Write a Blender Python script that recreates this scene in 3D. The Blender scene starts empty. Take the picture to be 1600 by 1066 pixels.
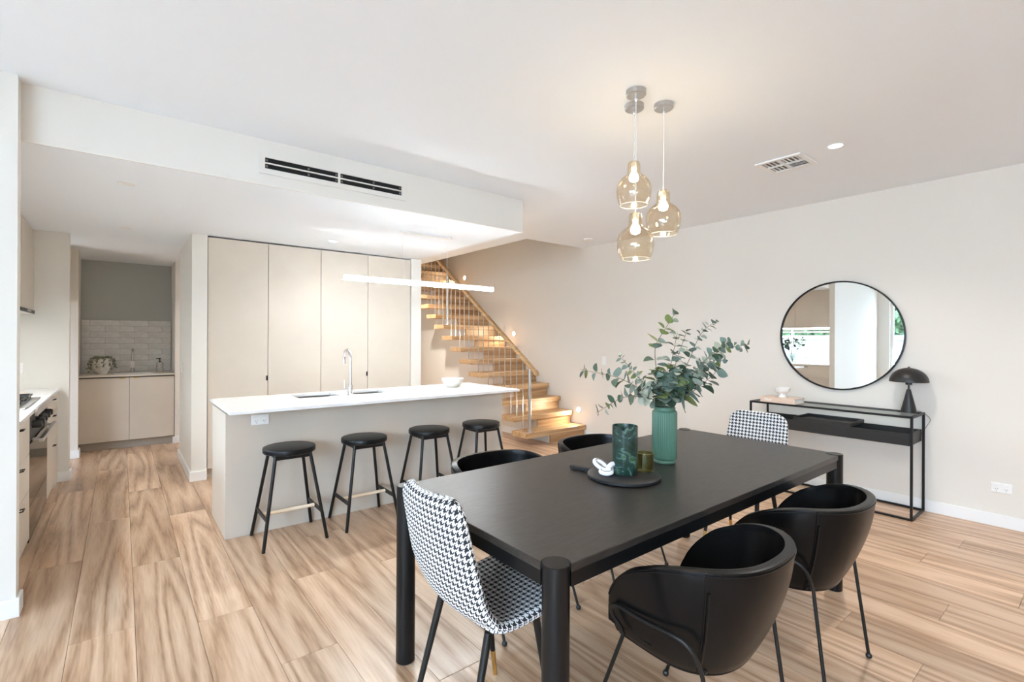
import bpy, bmesh, math, random
from mathutils import Vector, Matrix
random.seed(7)
PI = math.pi
S = bpy.context.scene
COL = S.collection
# ------------------------------------------------------------------ camera
def setup_camera():
    f, a, hz, roll, h = 762.4138, 951.7957, 529.1366, 0.0045, 1.397
    th = math.atan2(a, f)
    F = Vector((math.cos(th), math.sin(th), 0)); R = Vector((math.sin(th), -math.cos(th), 0)); U = Vector((0, 0, 1))
    cr = R*math.cos(roll)+U*math.sin(roll); cu = -R*math.sin(roll)+U*math.cos(roll); cb = -F
    cam = bpy.data.cameras.new('camera'); o = bpy.data.objects.new('camera', cam); COL.objects.link(o)
    m = Matrix(((cr.x, cu.x, cb.x, 0), (cr.y, cu.y, cb.y, 0), (cr.z, cu.z, cb.z, h), (0, 0, 0, 1)))
    o.matrix_world = m
    cam.sensor_fit = 'HORIZONTAL'; cam.sensor_width = 36; cam.lens = f*36/1600
    cam.shift_y = (hz-533)/1600; cam.clip_start = .05; cam.clip_end = 100
    S.camera = o
setup_camera()
# ------------------------------------------------------------------ world, light, exposure
EXPOSURE = 1.33
SKY = 12.0
w = bpy.data.worlds.new('sky'); S.world = w; w.use_nodes = True
bg = w.node_tree.nodes['Background']; bg.inputs[0].default_value = (.70, .89, 1.155, 1); bg.inputs[1].default_value = SKY
S.cycles.max_bounces = 16; S.cycles.diffuse_bounces = 10; S.cycles.transparent_max_bounces = 16
S.view_settings.view_transform = 'Standard'; S.view_settings.look = 'None'
S.view_settings.exposure = EXPOSURE; S.view_settings.gamma = 1; S.view_settings.use_curve_mapping = False
def area(name, loc, size, rot, energy=0, color=(1, 1, 1), portal=False, shape='RECTANGLE', spread=None):
    l = bpy.data.lights.new(name, 'AREA'); l.shape = shape; l.size = size[0]; l.size_y = size[1]; l.energy = energy; l.color = color
    if spread: l.spread = spread
    if portal: l.cycles.is_portal = True
    o = bpy.data.objects.new(name, l); COL.objects.link(o); o.location = loc; o.rotation_euler = rot
    return o
# sky portals in the glazed openings of the left wall, the rear wall and the kitchen window
area('daylight_portal', (-3.2, -1.25, 1.22), (2.4, 4.1), (0, -PI/2, 0), portal=True)
area('daylight_portal', (-3.2, 2.76, 1.22), (2.4, .9), (0, -PI/2, 0), portal=True)
o = area('daylight_portal', (-1.25, 4.5, 1.28), (.7, 1.5), (0, -PI/2, 0), portal=True)
# ------------------------------------------------------------------ materials
MATS = {}
def mat(name, col, rough=.5, metal=0, bump=0, bscale=200, var=0, vscale=6, **kw):
    if name in MATS: return MATS[name]
    m = bpy.data.materials.new(name); m.use_nodes = True; nt = m.node_tree; b = nt.nodes['Principled BSDF']
    b.inputs['Base Color'].default_value = (*col, 1); b.inputs['Roughness'].default_value = rough; b.inputs['Metallic'].default_value = metal
    for k, v in kw.items():
        if k in b.inputs: b.inputs[k].default_value = v
    if var or bump:
        tc = nt.nodes.new('ShaderNodeTexCoord')
    if var:
        n = nt.nodes.new('ShaderNodeTexNoise'); n.inputs['Scale'].default_value = vscale; n.inputs['Detail'].default_value = 4
        nt.links.new(tc.outputs['Object'], n.inputs['Vector'])
        r = nt.nodes.new('ShaderNodeValToRGB'); r.color_ramp.elements[0].position = .3; r.color_ramp.elements[1].position = .7
        r.color_ramp.elements[0].color = (*[c*(1-var) for c in col], 1); r.color_ramp.elements[1].color = (*[min(1, c*(1+var)) for c in col], 1)
        nt.links.new(n.outputs['Fac'], r.inputs['Fac']); nt.links.new(r.outputs['Color'], b.inputs['Base Color'])
    if bump:
        n2 = nt.nodes.new('ShaderNodeTexNoise'); n2.inputs['Scale'].default_value = bscale; n2.inputs['Detail'].default_value = 3
        nt.links.new(tc.outputs['Object'], n2.inputs['Vector'])
        bp = nt.nodes.new('ShaderNodeBump'); bp.inputs['Strength'].default_value = bump; bp.inputs['Distance'].default_value = .002
        nt.links.new(n2.outputs['Fac'], bp.inputs['Height']); nt.links.new(bp.outputs['Normal'], b.inputs['Normal'])
    MATS[name] = m
    return m
def emit(name, col, st):
    if name in MATS: return MATS[name]
    m = mat(name, col, .5); b = m.node_tree.nodes['Principled BSDF']
    b.inputs['Emission Color'].default_value = (*col, 1); b.inputs['Emission Strength'].default_value = st
    return m
def wood(name, c0, c1, c2, rough=.45, grain=(9, .55, 9), axis='Y', bump=.12, rnd=.16, coat=0):
    """long-grain timber; grain runs along the object axis named"""
    if name in MATS: return MATS[name]
    m = bpy.data.materials.new(name); m.use_nodes = True; nt = m.node_tree; N = nt.nodes; L = nt.links; b = N['Principled BSDF']
    tc = N.new('ShaderNodeTexCoord'); oi = N.new('ShaderNodeObjectInfo')
    mul = N.new('ShaderNodeMath'); mul.operation = 'MULTIPLY'; mul.inputs[1].default_value = 37
    L.new(oi.outputs['Random'], mul.inputs[0])
    add = N.new('ShaderNodeVectorMath'); add.operation = 'ADD'; L.new(tc.outputs['Object'], add.inputs[0]); L.new(mul.outputs[0], add.inputs[1])
    mp = N.new('ShaderNodeMapping'); L.new(add.outputs[0], mp.inputs['Vector'])
    sc = {'Y': grain, 'X': (grain[1], grain[0], grain[2]), 'Z': (grain[0], grain[2], grain[1])}[axis]
    mp.inputs['Scale'].default_value = sc
    n1 = N.new('ShaderNodeTexNoise'); n1.inputs['Scale'].default_value = .55; n1.inputs['Detail'].default_value = 1.5; n1.inputs['Roughness'].default_value = .4
    L.new(mp.outputs[0], n1.inputs['Vector'])
    m1 = N.new('ShaderNodeMath'); m1.operation = 'MULTIPLY'; m1.inputs[1].default_value = 15; L.new(n1.outputs['Fac'], m1.inputs[0])
    fr = N.new('ShaderNodeMath'); fr.operation = 'PINGPONG'; fr.inputs[1].default_value = 1; L.new(m1.outputs[0], fr.inputs[0])
    n2 = N.new('ShaderNodeTexNoise'); n2.inputs['Scale'].default_value = 7; n2.inputs['Detail'].default_value = 5
    mp2 = N.new('ShaderNodeMapping'); L.new(add.outputs[0], mp2.inputs['Vector']); mp2.inputs['Scale'].default_value = tuple(s*1.6 for s in sc)
    L.new(mp2.outputs[0], n2.inputs['Vector'])
    mx = N.new('ShaderNodeMath'); mx.operation = 'MULTIPLY_ADD'; mx.inputs[1].default_value = .46; L.new(fr.outputs[0], mx.inputs[0])
    m2 = N.new('ShaderNodeMath'); m2.operation = 'MULTIPLY'; m2.inputs[1].default_value = .62; L.new(n2.outputs['Fac'], m2.inputs[0]); L.new(m2.outputs[0], mx.inputs[2])
    rp = N.new('ShaderNodeValToRGB'); e = rp.color_ramp.elements
    e[0].position = .2; e[0].color = (*c0, 1); e[1].position = .78; e[1].color = (*c2, 1); em = e.new(.48); em.color = (*c1, 1)
    L.new(mx.outputs[0], rp.inputs['Fac'])
    hs = N.new('ShaderNodeHueSaturation'); L.new(rp.outputs['Color'], hs.inputs['Color'])
    vm = N.new('ShaderNodeMapRange'); vm.inputs['To Min'].default_value = 1-rnd; vm.inputs['To Max'].default_value = 1+rnd
    L.new(oi.outputs['Random'], vm.inputs['Value']); L.new(vm.outputs[0], hs.inputs['Value'])
    L.new(hs.outputs['Color'], b.inputs['Base Color'])
    b.inputs['Roughness'].default_value = rough
    if coat: b.inputs['Coat Weight'].default_value = coat; b.inputs['Coat Roughness'].default_value = .15
    bp = N.new('ShaderNodeBump'); bp.inputs['Strength'].default_value = bump; bp.inputs['Distance'].default_value = .0015
    L.new(n2.outputs['Fac'], bp.inputs['Height']); L.new(bp.outputs['Normal'], b.inputs['Normal'])
    MATS[name] = m
    return m
def pane_mat(name='glass_pane', tint=(.97, .99, .98), gl=.05, mx_=.45):
    if name in MATS: return MATS[name]
    m = bpy.data.materials.new(name); m.use_nodes = True; nt = m.node_tree; N = nt.nodes; L = nt.links
    N.remove(N['Principled BSDF']); out = N['Material Output']
    t = N.new('ShaderNodeBsdfTransparent'); t.inputs[0].default_value = (*tint, 1)
    g = N.new('ShaderNodeBsdfGlossy'); g.inputs['Roughness'].default_value = .02
    lw = N.new('ShaderNodeLayerWeight'); lw.inputs['Blend'].default_value = .15
    mr = N.new('ShaderNodeMapRange'); mr.inputs['To Min'].default_value = gl; mr.inputs['To Max'].default_value = mx_
    L.new(lw.outputs['Fresnel'], mr.inputs['Value'])
    mx = N.new('ShaderNodeMixShader'); L.new(mr.outputs[0], mx.inputs[0]); L.new(t.outputs[0], mx.inputs[1]); L.new(g.outputs[0], mx.inputs[2])
    L.new(mx.outputs[0], out.inputs[0]); MATS[name] = m
    return m
def houndstooth(name='houndstooth_fabric', cell=.0029):
    m = bpy.data.materials.new(name); m.use_nodes = True; nt = m.node_tree; N = nt.nodes; L = nt.links; b = N['Principled BSDF']
    uv = N.new('ShaderNodeUVMap'); sp = N.new('ShaderNodeSeparateXYZ'); L.new(uv.outputs[0], sp.inputs[0])
    def M(op, a, bb=None):
        n = N.new('ShaderNodeMath'); n.operation = op
        for i, x in enumerate((a, bb)):
            if x is None: continue
            if isinstance(x, (int, float)): n.inputs[i].default_value = x
            else: L.new(x, n.inputs[i])
        return n.outputs[0]
    x = M('FLOOR', M('DIVIDE', sp.outputs[0], cell)); y = M('FLOOR', M('DIVIDE', sp.outputs[1], cell))
    fm = lambda v, k: M('FLOORED_MODULO', v, k)
    wc = M('LESS_THAN', fm(x, 8), 4); fc = M('LESS_THAN', fm(y, 8), 4)
    ov = M('LESS_THAN', fm(M('ADD', x, y), 4), 2)
    mix = N.new('ShaderNodeMix'); L.new(ov, mix.inputs[0]); L.new(fc, mix.inputs[2]); L.new(wc, mix.inputs[3])
    cr = N.new('ShaderNodeMix'); cr.data_type = 'RGBA'; L.new(mix.outputs[0], cr.inputs[0])
    cr.inputs[6].default_value = (.015, .016, .022, 1); cr.inputs[7].default_value = (.82, .82, .82, 1)
    L.new(cr.outputs[2], b.inputs['Base Color']); b.inputs['Roughness'].default_value = .9
    MATS[name] = m
    return m
WALL = mat('wall_paint', (.75, .71, .65), .7, bump=.05, bscale=350)
WHITEWALL = mat('white_wall_paint', (.755, .735, .69), .65, bump=.05, bscale=350)
CEIL = mat('ceiling_paint', (.86, .905, .96), .8)
TRIM = mat('white_trim', (.84, .84, .83), .4)
TAUPE = mat('taupe_laminate', (.615, .553, .478), .42, bump=.06, bscale=500, var=.03, vscale=3)
GAPDARK = mat('shadow_gap', (.03, .028, .025), .8)
STONE = mat('white_stone', (.88, .88, .87), .18, var=.015, vscale=12)
BLACKWOOD = mat('black_stained_wood', (.005, .005, .0055), .36, bump=.08, bscale=60, var=.25, vscale=10, **{'Specular IOR Level': .28})
BLACKMETAL = mat('black_metal', (.006, .006, .006), .4, **{'Specular IOR Level': .4})
LEATHER = mat('black_leather', (.004, .004, .0043), .27, bump=.06, bscale=320, **{'Specular IOR Level': .19})
CHROME = mat('chrome', (.82, .82, .83), .08, 1)
STEEL = mat('brushed_steel', (.56, .55, .54), .3, 1)
BRASS = mat('brass', (.70, .48, .18), .25, 1)
WHITEPL = mat('white_plastic', (.85, .85, .84), .3)
BLACKPL = mat('black_plastic', (.015, .015, .016), .4)
OAK = wood('oak_tread', (.37, .205, .09), (.52, .32, .16), (.62, .42, .235), .4, (14, 14, .7), 'Y', rnd=.08)
OAKX = wood('oak_tread_cross', (.37, .205, .09), (.52, .32, .16), (.62, .42, .235), .4, (14, .7, 14), 'X', rnd=.08)
OAKY = wood('oak_rail', (.38, .21, .09), (.48, .29, .14), (.56, .36, .19), .4, (14, .7, 14), 'Y', rnd=.02)
PALEWOOD = wood('pale_dowel', (.66, .50, .33), (.74, .58, .41), (.8, .66, .5), .5, (20, 1, 20), 'X')
FLOORW = wood('floor_timber', (.30, .172, .094), (.51, .33, .208), (.65, .465, .325), .36, (9, .55, 9), 'Y', rnd=.13, coat=.15)
TABLETOP = wood('ebonised_table', (.018, .015, .013), (.025, .021, .018), (.034, .029, .025), .38, (6, 30, 30), 'Y', bump=.06, rnd=0)
DISC = emit('downlight_glow', (1, .95, .88), 14)
MIRROR = mat('mirror_silver', (.90, .90, .89), .0, 1)
# ------------------------------------------------------------------ mesh helpers
class MB:
    def __init__(s): s.v = []; s.f = []; s.uv = None
    def quad(s, *p): i = len(s.v); s.v += [tuple(q) for q in p]; s.f.append(tuple(range(i, i+len(p)))); return s
    def box(s, x0, x1, y0, y1, z0, z1):
        i = len(s.v)
        s.v += [(x0, y0, z0), (x1, y0, z0), (x1, y1, z0), (x0, y1, z0), (x0, y0, z1), (x1, y0, z1), (x1, y1, z1), (x0, y1, z1)]
        s.f += [tuple(i+k for k in q) for q in ((0, 3, 2, 1), (4, 5, 6, 7), (0, 1, 5, 4), (1, 2, 6, 5), (2, 3, 7, 6), (3, 0, 4, 7))]
        return s
    def lathe(s, prof, n=32, c=(0, 0, 0), cap=True, fn=None):
        """prof = [(r,z)...] turned about z through c"""
        i = len(s.v); k = len(prof)
        for r, z in prof:
            for j in range(n):
                a = 2*PI*j/n; rr = r if fn is None else fn(r, z, a)
                s.v.append((c[0]+rr*math.cos(a), c[1]+rr*math.sin(a), c[2]+z))
        for p in range(k-1):
            for j in range(n):
                j2 = (j+1) % n; s.f.append((i+p*n+j, i+p*n+j2, i+(p+1)*n+j2, i+(p+1)*n+j))
        if cap:
            if prof[0][0] > 1e-5: s.f.append(tuple(i+j for j in reversed(range(n))))
            if prof[-1][0] > 1e-5: s.f.append(tuple(i+(k-1)*n+j for j in range(n)))
        return s
    def tube(s, pts, r, n=10, closed=False, cap=True):
        pts = [Vector(p) for p in pts]; m = len(pts); i = len(s.v); rr = r if isinstance(r, (list, tuple)) else [r]*m
        up = None
        for k, p in enumerate(pts):
            if closed: t = pts[(k+1) % m]-pts[k-1]
            else: t = pts[min(k+1, m-1)]-pts[max(k-1, 0)]
            t.normalize()
            if up is None:
                up = Vector((0, 0, 1)) if abs(t.z) < .9 else Vector((1, 0, 0))
            up = (up-t*up.dot(t)).normalized(); sd = t.cross(up)
            for j in range(n):
                a = 2*PI*j/n; q = p+(up*math.cos(a)+sd*math.sin(a))*rr[k]; s.v.append(tuple(q))
        for k in range(m if closed else m-1):
            k2 = (k+1) % m
            for j in range(n):
                j2 = (j+1) % n; s.f.append((i+k*n+j, i+k2*n+j, i+k2*n+j2, i+k*n+j2))
        if cap and not closed:
            s.f.append(tuple(i+j for j in range(n))); s.f.append(tuple(i+(m-1)*n+j for j in reversed(range(n))))
        return s
    def prism(s, poly, lo, hi, axis=2):
        """extrude the polygon along an axis; poly holds the other two coordinates in order"""
        n = len(poly); i = len(s.v)
        def P(a, b, c): return {0: (c, a, b), 1: (a, c, b), 2: (a, b, c)}[axis]
        s.v += [P(a, b, lo) for a, b in poly]+[P(a, b, hi) for a, b in poly]
        s.f.append(tuple(i+k for k in reversed(range(n)))); s.f.append(tuple(i+n+k for k in range(n)))
        for k in range(n): s.f.append((i+k, i+(k+1) % n, i+n+(k+1) % n, i+n+k))
        return s
    def gridslab(s, ca, cb, holes, lo, hi, axis=2):
        def P(a, b, c): return {0: (c, a, b), 1: (a, c, b), 2: (a, b, c)}[axis]
        na, nb = len(ca)-1, len(cb)-1
        solid = lambda i, j: 0 <= i < na and 0 <= j < nb and (i, j) not in holes
        for i in range(na):
            for j in range(nb):
                if not solid(i, j): continue
                a0, a1, b0, b1 = ca[i], ca[i+1], cb[j], cb[j+1]
                s.quad(P(a0, b0, hi), P(a1, b0, hi), P(a1, b1, hi), P(a0, b1, hi)); s.quad(P(a0, b0, lo), P(a0, b1, lo), P(a1, b1, lo), P(a1, b0, lo))
                if not solid(i-1, j): s.quad(P(a0, b0, lo), P(a0, b0, hi), P(a0, b1, hi), P(a0, b1, lo))
                if not solid(i+1, j): s.quad(P(a1, b0, lo), P(a1, b1, lo), P(a1, b1, hi), P(a1, b0, hi))
                if not solid(i, j-1): s.quad(P(a0, b0, lo), P(a1, b0, lo), P(a1, b0, hi), P(a0, b0, hi))
                if not solid(i, j+1): s.quad(P(a0, b1, lo), P(a0, b1, hi), P(a1, b1, hi), P(a1, b1, lo))
        return s
    def mesh(s, name, smooth=0, bevel=0, segs=2, weld=False):
        me = bpy.data.meshes.new(name); me.from_pydata(s.v, [], s.f)
        bm = bmesh.new(); bm.from_mesh(me)
        if weld: bmesh.ops.remove_doubles(bm, verts=bm.verts, dist=1e-5)
        bmesh.ops.recalc_face_normals(bm, faces=bm.faces)
        if bevel:
            ed = [e for e in bm.edges if len(e.link_faces) == 2 and e.calc_face_angle(0) > .5]
            bmesh.ops.bevel(bm, geom=ed, offset=bevel, segments=segs, profile=.5, affect='EDGES', clamp_overlap=True)
        bm.to_mesh(me); bm.free()
        if smooth:
            for p in me.polygons: p.use_smooth = True
            me.set_sharp_from_angle(angle=smooth if smooth != 1 else .7)
        return me
    def build(s, name, m, parent=None, loc=(0, 0, 0), rz=0, smooth=0, bevel=0, segs=2, kind=None, weld=False):
        return put(name, s.mesh(name, smooth, bevel, segs, weld), m, parent, loc, rz, kind)
def put(name, me, m, parent=None, loc=(0, 0, 0), rz=0, kind=None):
    if m is not None and not me.materials: me.materials.append(m)
    o = bpy.data.objects.new(name, me); COL.objects.link(o); o.location = loc; o.rotation_euler = (0, 0, rz)
    if parent: o.parent = parent
    if kind: o['kind'] = kind
    return o
def tag(o, label, cat, group=None):
    o['label'] = label; o['category'] = cat
    if group: o['group'] = group
    return o
def thing(name, label, cat, loc=(0, 0, 0), rz=0, group=None):
    o = bpy.data.objects.new(name, None); COL.objects.link(o); o.location = loc; o.rotation_euler = (0, 0, rz); o.empty_display_size = .1
    return tag(o, label, cat, group)
def copy_tree(o, parent=None):
    c = o.copy(); COL.objects.link(c); c.parent = parent
    for ch in list(o.children): copy_tree(ch, c)
    return c
def struct(name, mb, m, bevel=0, parent=None, label=None):
    o = mb.build(name, m, parent, bevel=bevel, kind='structure')
    if label: o['label'] = label
    return o
def box(*a): return MB().box(*a)
def arc(c, r, a0, a1, n, plane='xz'):
    out = []
    for k in range(n+1):
        a = a0+(a1-a0)*k/n; p, q = r*math.cos(a), r*math.sin(a)
        out.append({'xz': (c[0]+p, c[1], c[2]+q), 'xy': (c[0]+p, c[1]+q, c[2]), 'yz': (c[0], c[1]+p, c[2]+q)}[plane])
    return out
def smoothpath(pts, k=6):
    """Catmull-Rom through the points"""
    P = [Vector(p) for p in pts]; P = [P[0]*2-P[1]]+P+[P[-1]*2-P[-2]]; out = []
    for i in range(1, len(P)-2):
        a, b, c, d = P[i-1:i+3]
        for j in range(k):
            t = j/k
            out.append(.5*((2*b)+(c-a)*t+(2*a-5*b+4*c-d)*t*t+(3*b-a-3*c+d)*t**3))
    out.append(P[-2]); return out
# ------------------------------------------------------------------ room shell
XR, XL, YB, YE, H, HK = 5.157, -3.05, -3.6, 10.0, 2.70, 2.40
XK = -1.05
floor = struct('floor', box(XL-.15, XR, YB-.15, YE, -.08, -.0125), mat('floor_underlay', (.09, .06, .045), .8), label='timber plank floor')
pw, plen = .2405, 1.83
joints = {}
x = .0575-13*pw; k = 0
planks = []
while x < XR:
    off = {0: 3.74, -1: 2.97, 1: 2.82, 16: .79, 11: .863, -2: 4.05}.get(round((x-.0575)/pw), random.random()*plen)
    y = off-plen*8
    while y < YE:
        y0, y1 = max(y, YB), min(y+plen, YE)
        xa, xb = max(x, XL), min(x+pw, XR)
        if y1-y0 > .02 and xb-xa > .02: planks.append((xa, xb, y0, y1))
        y += plen
    x += pw
PC = {}
def plank(xa, xb, y0, y1):
    key = (round(xb-xa, 3), round(y1-y0, 3))
    if key not in PC:
        wd, ln = (xb-xa)/2-.0007, (y1-y0)/2-.0007
        PC[key] = box(-wd, wd, -ln, ln, -.0125, 0).mesh('plank', bevel=.0012, segs=1)
    return put('plank', PC[key], FLOORW, floor, ((xa+xb)/2, (y0+y1)/2, 0))
def vis(p):   # can the photograph show it
    xa, xb, y0, y1 = p
    return y1 > 0 and y1 > .05*xb and not (xb < -.45 and y0 > 3.5) and not (xb < -.3 and y1 < 1.2) and not (xa > .7 and y0 > 5.7 and xb < 3.0)
rest = MB()
for p in planks:
    if vis(p): plank(*p)
    else: rest.box(p[0]+.0007, p[1]-.0007, p[2]+.0007, p[3]-.0007, -.0125, 0)
r = rest.build('plank_field', FLOORW, floor, kind='stuff')
struct('wall_right', box(XR, XR+.2, YB-.2, YE+.2, -.02, 5.6), WALL)
struct('baseboard_right', box(XR-.015, XR, YB, 4.74, 0, .092), TRIM, .003)
# ceiling with the stair void
struct('ceiling', MB().gridslab([XL-.15, 4.127, XR], [YB-.15, 4.853, YE], {(1, 1)}, H, 3.02), CEIL)
struct('wall_stair_void_left', box(4.05, 4.127, 4.853, YE, 3.02, 5.6), WALL)
struct('wall_stair_void_front', box(4.05, XR, 4.77, 4.853, 3.02, 5.6), WALL)
struct('ceiling_stair_void', box(4.05, XR, 4.77, YE, 5.6, 5.7), CEIL)
struct('wall_far', box(XL, XR, YE, YE+.2, 0, 5.6), WALL)
# kitchen bulkhead (dropped ceiling)
struct('ceiling_kitchen', box(-3.0, 2.954, 3.542, YE, HK, H), CEIL)
struct('wall_bulkhead', box(-3.0, 2.954, 3.53, 3.542, HK, H), WHITEWALL)
# left return wall and its baseboard
struct('wall_left_return', box(XL, -.405, 3.44, 3.53, 0, H), WHITEWALL)
struct('baseboard_left_return', MB().prism([(XL, 3.425), (-.39, 3.425), (-.39, 3.545), (-.405, 3.545), (-.405, 3.44), (XL, 3.44)], 0, .092), TRIM, .003)
# living room left wall: glass doors; unseen solid stretch between them added to limit daylight
struct('wall_left', MB().gridslab([YB, -3.3, .8, 2.3, 3.22, 3.44], [0, 2.42, H], {(1, 0), (3, 0)}, XL-.15, XL, 0), WHITEWALL)
struct('wall_rear', box(XL-.15, XR, YB-.15, YB, 0, H), WHITEWALL)
def slider(name, a0, a1, pos, axis, n, label):
    e = thing(name, label, 'door'); e['kind'] = 'structure'; wdt = (a1-a0)/n
    del e['category']
    for k in range(n):
        b0, b1 = a0+k*wdt, a0+(k+1)*wdt; d = .03*(k % 2)
        fr = MB().gridslab([b0, b0+.06, b1-.06, b1], [.0, .07, 2.35, 2.42], {(1, 1)}, pos+d, pos+d+.03, axis).build('door_frame', TRIM, e)
        g = MB(); g.gridslab([b0+.05, b1-.05], [.06, 2.36], set(), pos+d+.013, pos+d+.017, axis); g.build('pane', pane_mat(), e)
    return e
dl = slider('door_1', 2.3, 3.22, XL-.09, 0, 1, 'white framed glass door')
slider('door_2', -3.3, .8, XL-.09, 0, 3, 'wide glass sliding door')
hd = MB().tube([(XL-.03, 3.165, .85), (XL+.03, 3.165, .85), (XL+.03, 3.165, 1.2), (XL-.03, 3.165, 1.2)], .012, 8).build('door_handle', WHITEPL, dl, smooth=1)
# kitchen left wall with the splashback window
struct('wall_kitchen_left', MB().gridslab([3.53, 3.72, 5.25, 6.377], [0, .93, 1.63, HK], {(1, 1)}, XK-.15, XK, 0), WHITEWALL)
wn = thing('window_1', 'long low kitchen window above the bench', 'window'); wn['kind'] = 'structure'; del wn['category']
MB().gridslab([3.72, 3.75, 4.47, 4.5, 5.22, 5.25], [.93, .955, 1.55, 1.58, 1.605, 1.63], {(1, 1), (3, 1), (1, 3), (3, 3)}, XK-.1, XK-.06, 0).build('window_frame', TRIM, wn)
for a0, a1 in ((3.75, 4.47), (4.5, 5.22)): box(XK-.082, XK-.078, a0-.005, a1+.005, .95, 1.61).build('pane', pane_mat(), wn)
# nib at the end of the left bench, pantry nibs
struct('wall_kitchen_end', box(-1.2, -.392, 6.377, 6.5, 0, HK), WHITEWALL)
struct('baseboard_kitchen_end', MB().prism([(-.50, 6.362), (-.377, 6.362), (-.377, 6.515), (-.392, 6.515), (-.392, 6.377), (-.50, 6.377)], 0, .092), TRIM, .003)
struct('wall_pantry_right', box(.532, .66, 5.613, 6.85, 0, HK), WHITEWALL)
struct('baseboard_pantry_right', MB().prism([(.66, 5.598), (.517, 5.598), (.517, 6.865), (.66, 6.865), (.66, 6.85), (.532, 6.85), (.532, 5.613), (.66, 5.613)], 0, .092), TRIM, .003)
struct('wall_pantry_left_nib', box(-2.0, -.385, 7.49, 7.62, 0, HK), WALL)
struct('baseboard_pantry_left_nib', MB().prism([(-2, 7.475), (-.37, 7.475), (-.37, 7.64), (-.385, 7.64), (-.385, 7.49), (-2, 7.49)], 0, .092), TRIM, .003)
struct('wall_pantry_far_left', box(-2.1, -2.0, 6.5, 8.6, 0, HK), WALL)
struct('wall_pantry_alcove_left', box(-.52, -.41, 7.62, 8.5, 0, HK), WALL)
struct('wall_pantry_alcove_right', box(.555, .68, 7.785, 8.5, 0, HK), WALL)
struct('baseboard_pantry_alcove_right', box(.53, 2.9, 7.77, 7.785, 0, .092), TRIM, .003)
struct('wall_pantry_passage', box(.68, 2.9, 7.785, 7.9, 0, HK), WALL)
struct('wall_pantry_back', box(-.52, .68, 8.45, 8.6, 0, HK), mat('grey_green_paint', (.47, .495, .48), .7))
struct('wall_kitchen_back', box(.66, 3.0, 6.30, 6.42, 0, HK), WALL)
struct('wall_kitchen_right', box(2.862, 3.0, 5.613, YE, 0, HK), WHITEWALL)
struct('wall_kitchen_right_upper', box(2.862, 2.954, 3.6, 3.61, HK+.01, HK+.02), WHITEWALL) if False else None
# outside: ground, fence, hedge trees
struct('ground_outside', MB().gridslab([-14, XL-.15, XR+.2], [-9, YB-.15, 14], {(1, 1)}, -.3, -.1), mat('pale_bounce_paving', (.68, .67, .64), .9))  # paving made pale to bounce daylight up onto the ceilings
FENCE = mat('fence_paint', (.30, .31, .31), .6)
fen = thing('paling_fence', 'white painted paling fence outside the windows', 'fence', (-4.6, 0, -.1))
for k in range(60):
    y = -4+k*.2
    if k == 0: pal = box(-.012, .012, -.095, .095, 0, 1.62).mesh('paling', bevel=.004, segs=1)
    put('paling', pal, FENCE, fen, (0, y, 0))
for z in (.35, 1.02, 1.5): box(.012, .05, -4.1, 8, z, z+.09).build('rail', FENCE, fen)
LEAFM = mat('hedge_leaf', (.06, .13, .05), .6, var=.5, vscale=30)
def hedge(label, x, y, zc, rx, rz):
    e = thing('garden_tree', label, 'tree', (x, y, -.1), 0, 'trees beyond the fence')
    MB().tube([(0, 0, 0), (.03, .02, zc*.5), (0, 0, zc)], [.06, .05, .03], 8).build('trunk', mat('bark', (.12, .08, .05), .9), e, smooth=1)
    mb = MB(); rnd = random.Random(int(y*10)+3)
    for k in range(6000):
        u, v, t = rnd.uniform(-1, 1), rnd.uniform(0, 2*PI), rnd.random()**.35
        q = math.sqrt(1-u*u); c = Vector((rx*t*q*math.cos(v), rx*t*q*math.sin(v), zc+rz*t*u))
        a = Vector((rnd.gauss(0, 1), rnd.gauss(0, 1), rnd.gauss(0, 1))).normalized(); b = a.orthogonal().normalized()
        L_, W_ = .085, .045
        mb.quad(c-a*L_, c+b*W_, c+a*L_, c-b*W_)
    mb.build('foliage', LEAFM, e, kind='stuff')
hedge('leafy green tree behind the white fence, nearest the sliding door', -6.0, 3.65, 2.3, 1.1, 1.2)
hedge('leafy green tree behind the white fence, opposite the kitchen window', -6.2, 6.05, 2.2, 1.1, 1.0)
hedge('leafy green tree behind the white fence, beside the living room', -6.1, 1.2, 2.3, 1.1, 1.2)
# ------------------------------------------------------------------ staircase
st = thing('staircase', 'oak staircase with timber treads and steel balusters rising along the right wall', 'staircase', (4.6, 4.78, 0))
RISE, GO, Z1, YT = .1797, .2576, .177, 4.745
NT = 17
ox, oy = 4.6, 4.78
tm = box(-.555, XR-ox-.002, 0, .31, -.066, 0).mesh('tread', bevel=.004)
rm = box(4.499-ox, XR-ox-.004, 0, .02, 0, RISE-.066).mesh('riser', bevel=.001, segs=1)
poly = [(YT+.058-oy, 0)]
for n in range(NT):
    y = YT+GO*n; z = Z1+RISE*n
    put('tread', tm, OAKX, st, (0, y-oy, z))
    if n == 0:
        box(4.499-ox, XR-ox-.004, 0, .02, 0, Z1-.066).build('riser', OAKX, st, (0, y+.038-oy, 0))
    else: put('riser', rm, OAKX, st, (0, y+.038-oy, z-RISE))
    poly += [(y+.058-oy, z-.066), (y+.058+GO-oy, z-.066)]
zend = poly[-1][1]
poly += [(YT+.058+GO*NT-oy, 0)]
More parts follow.
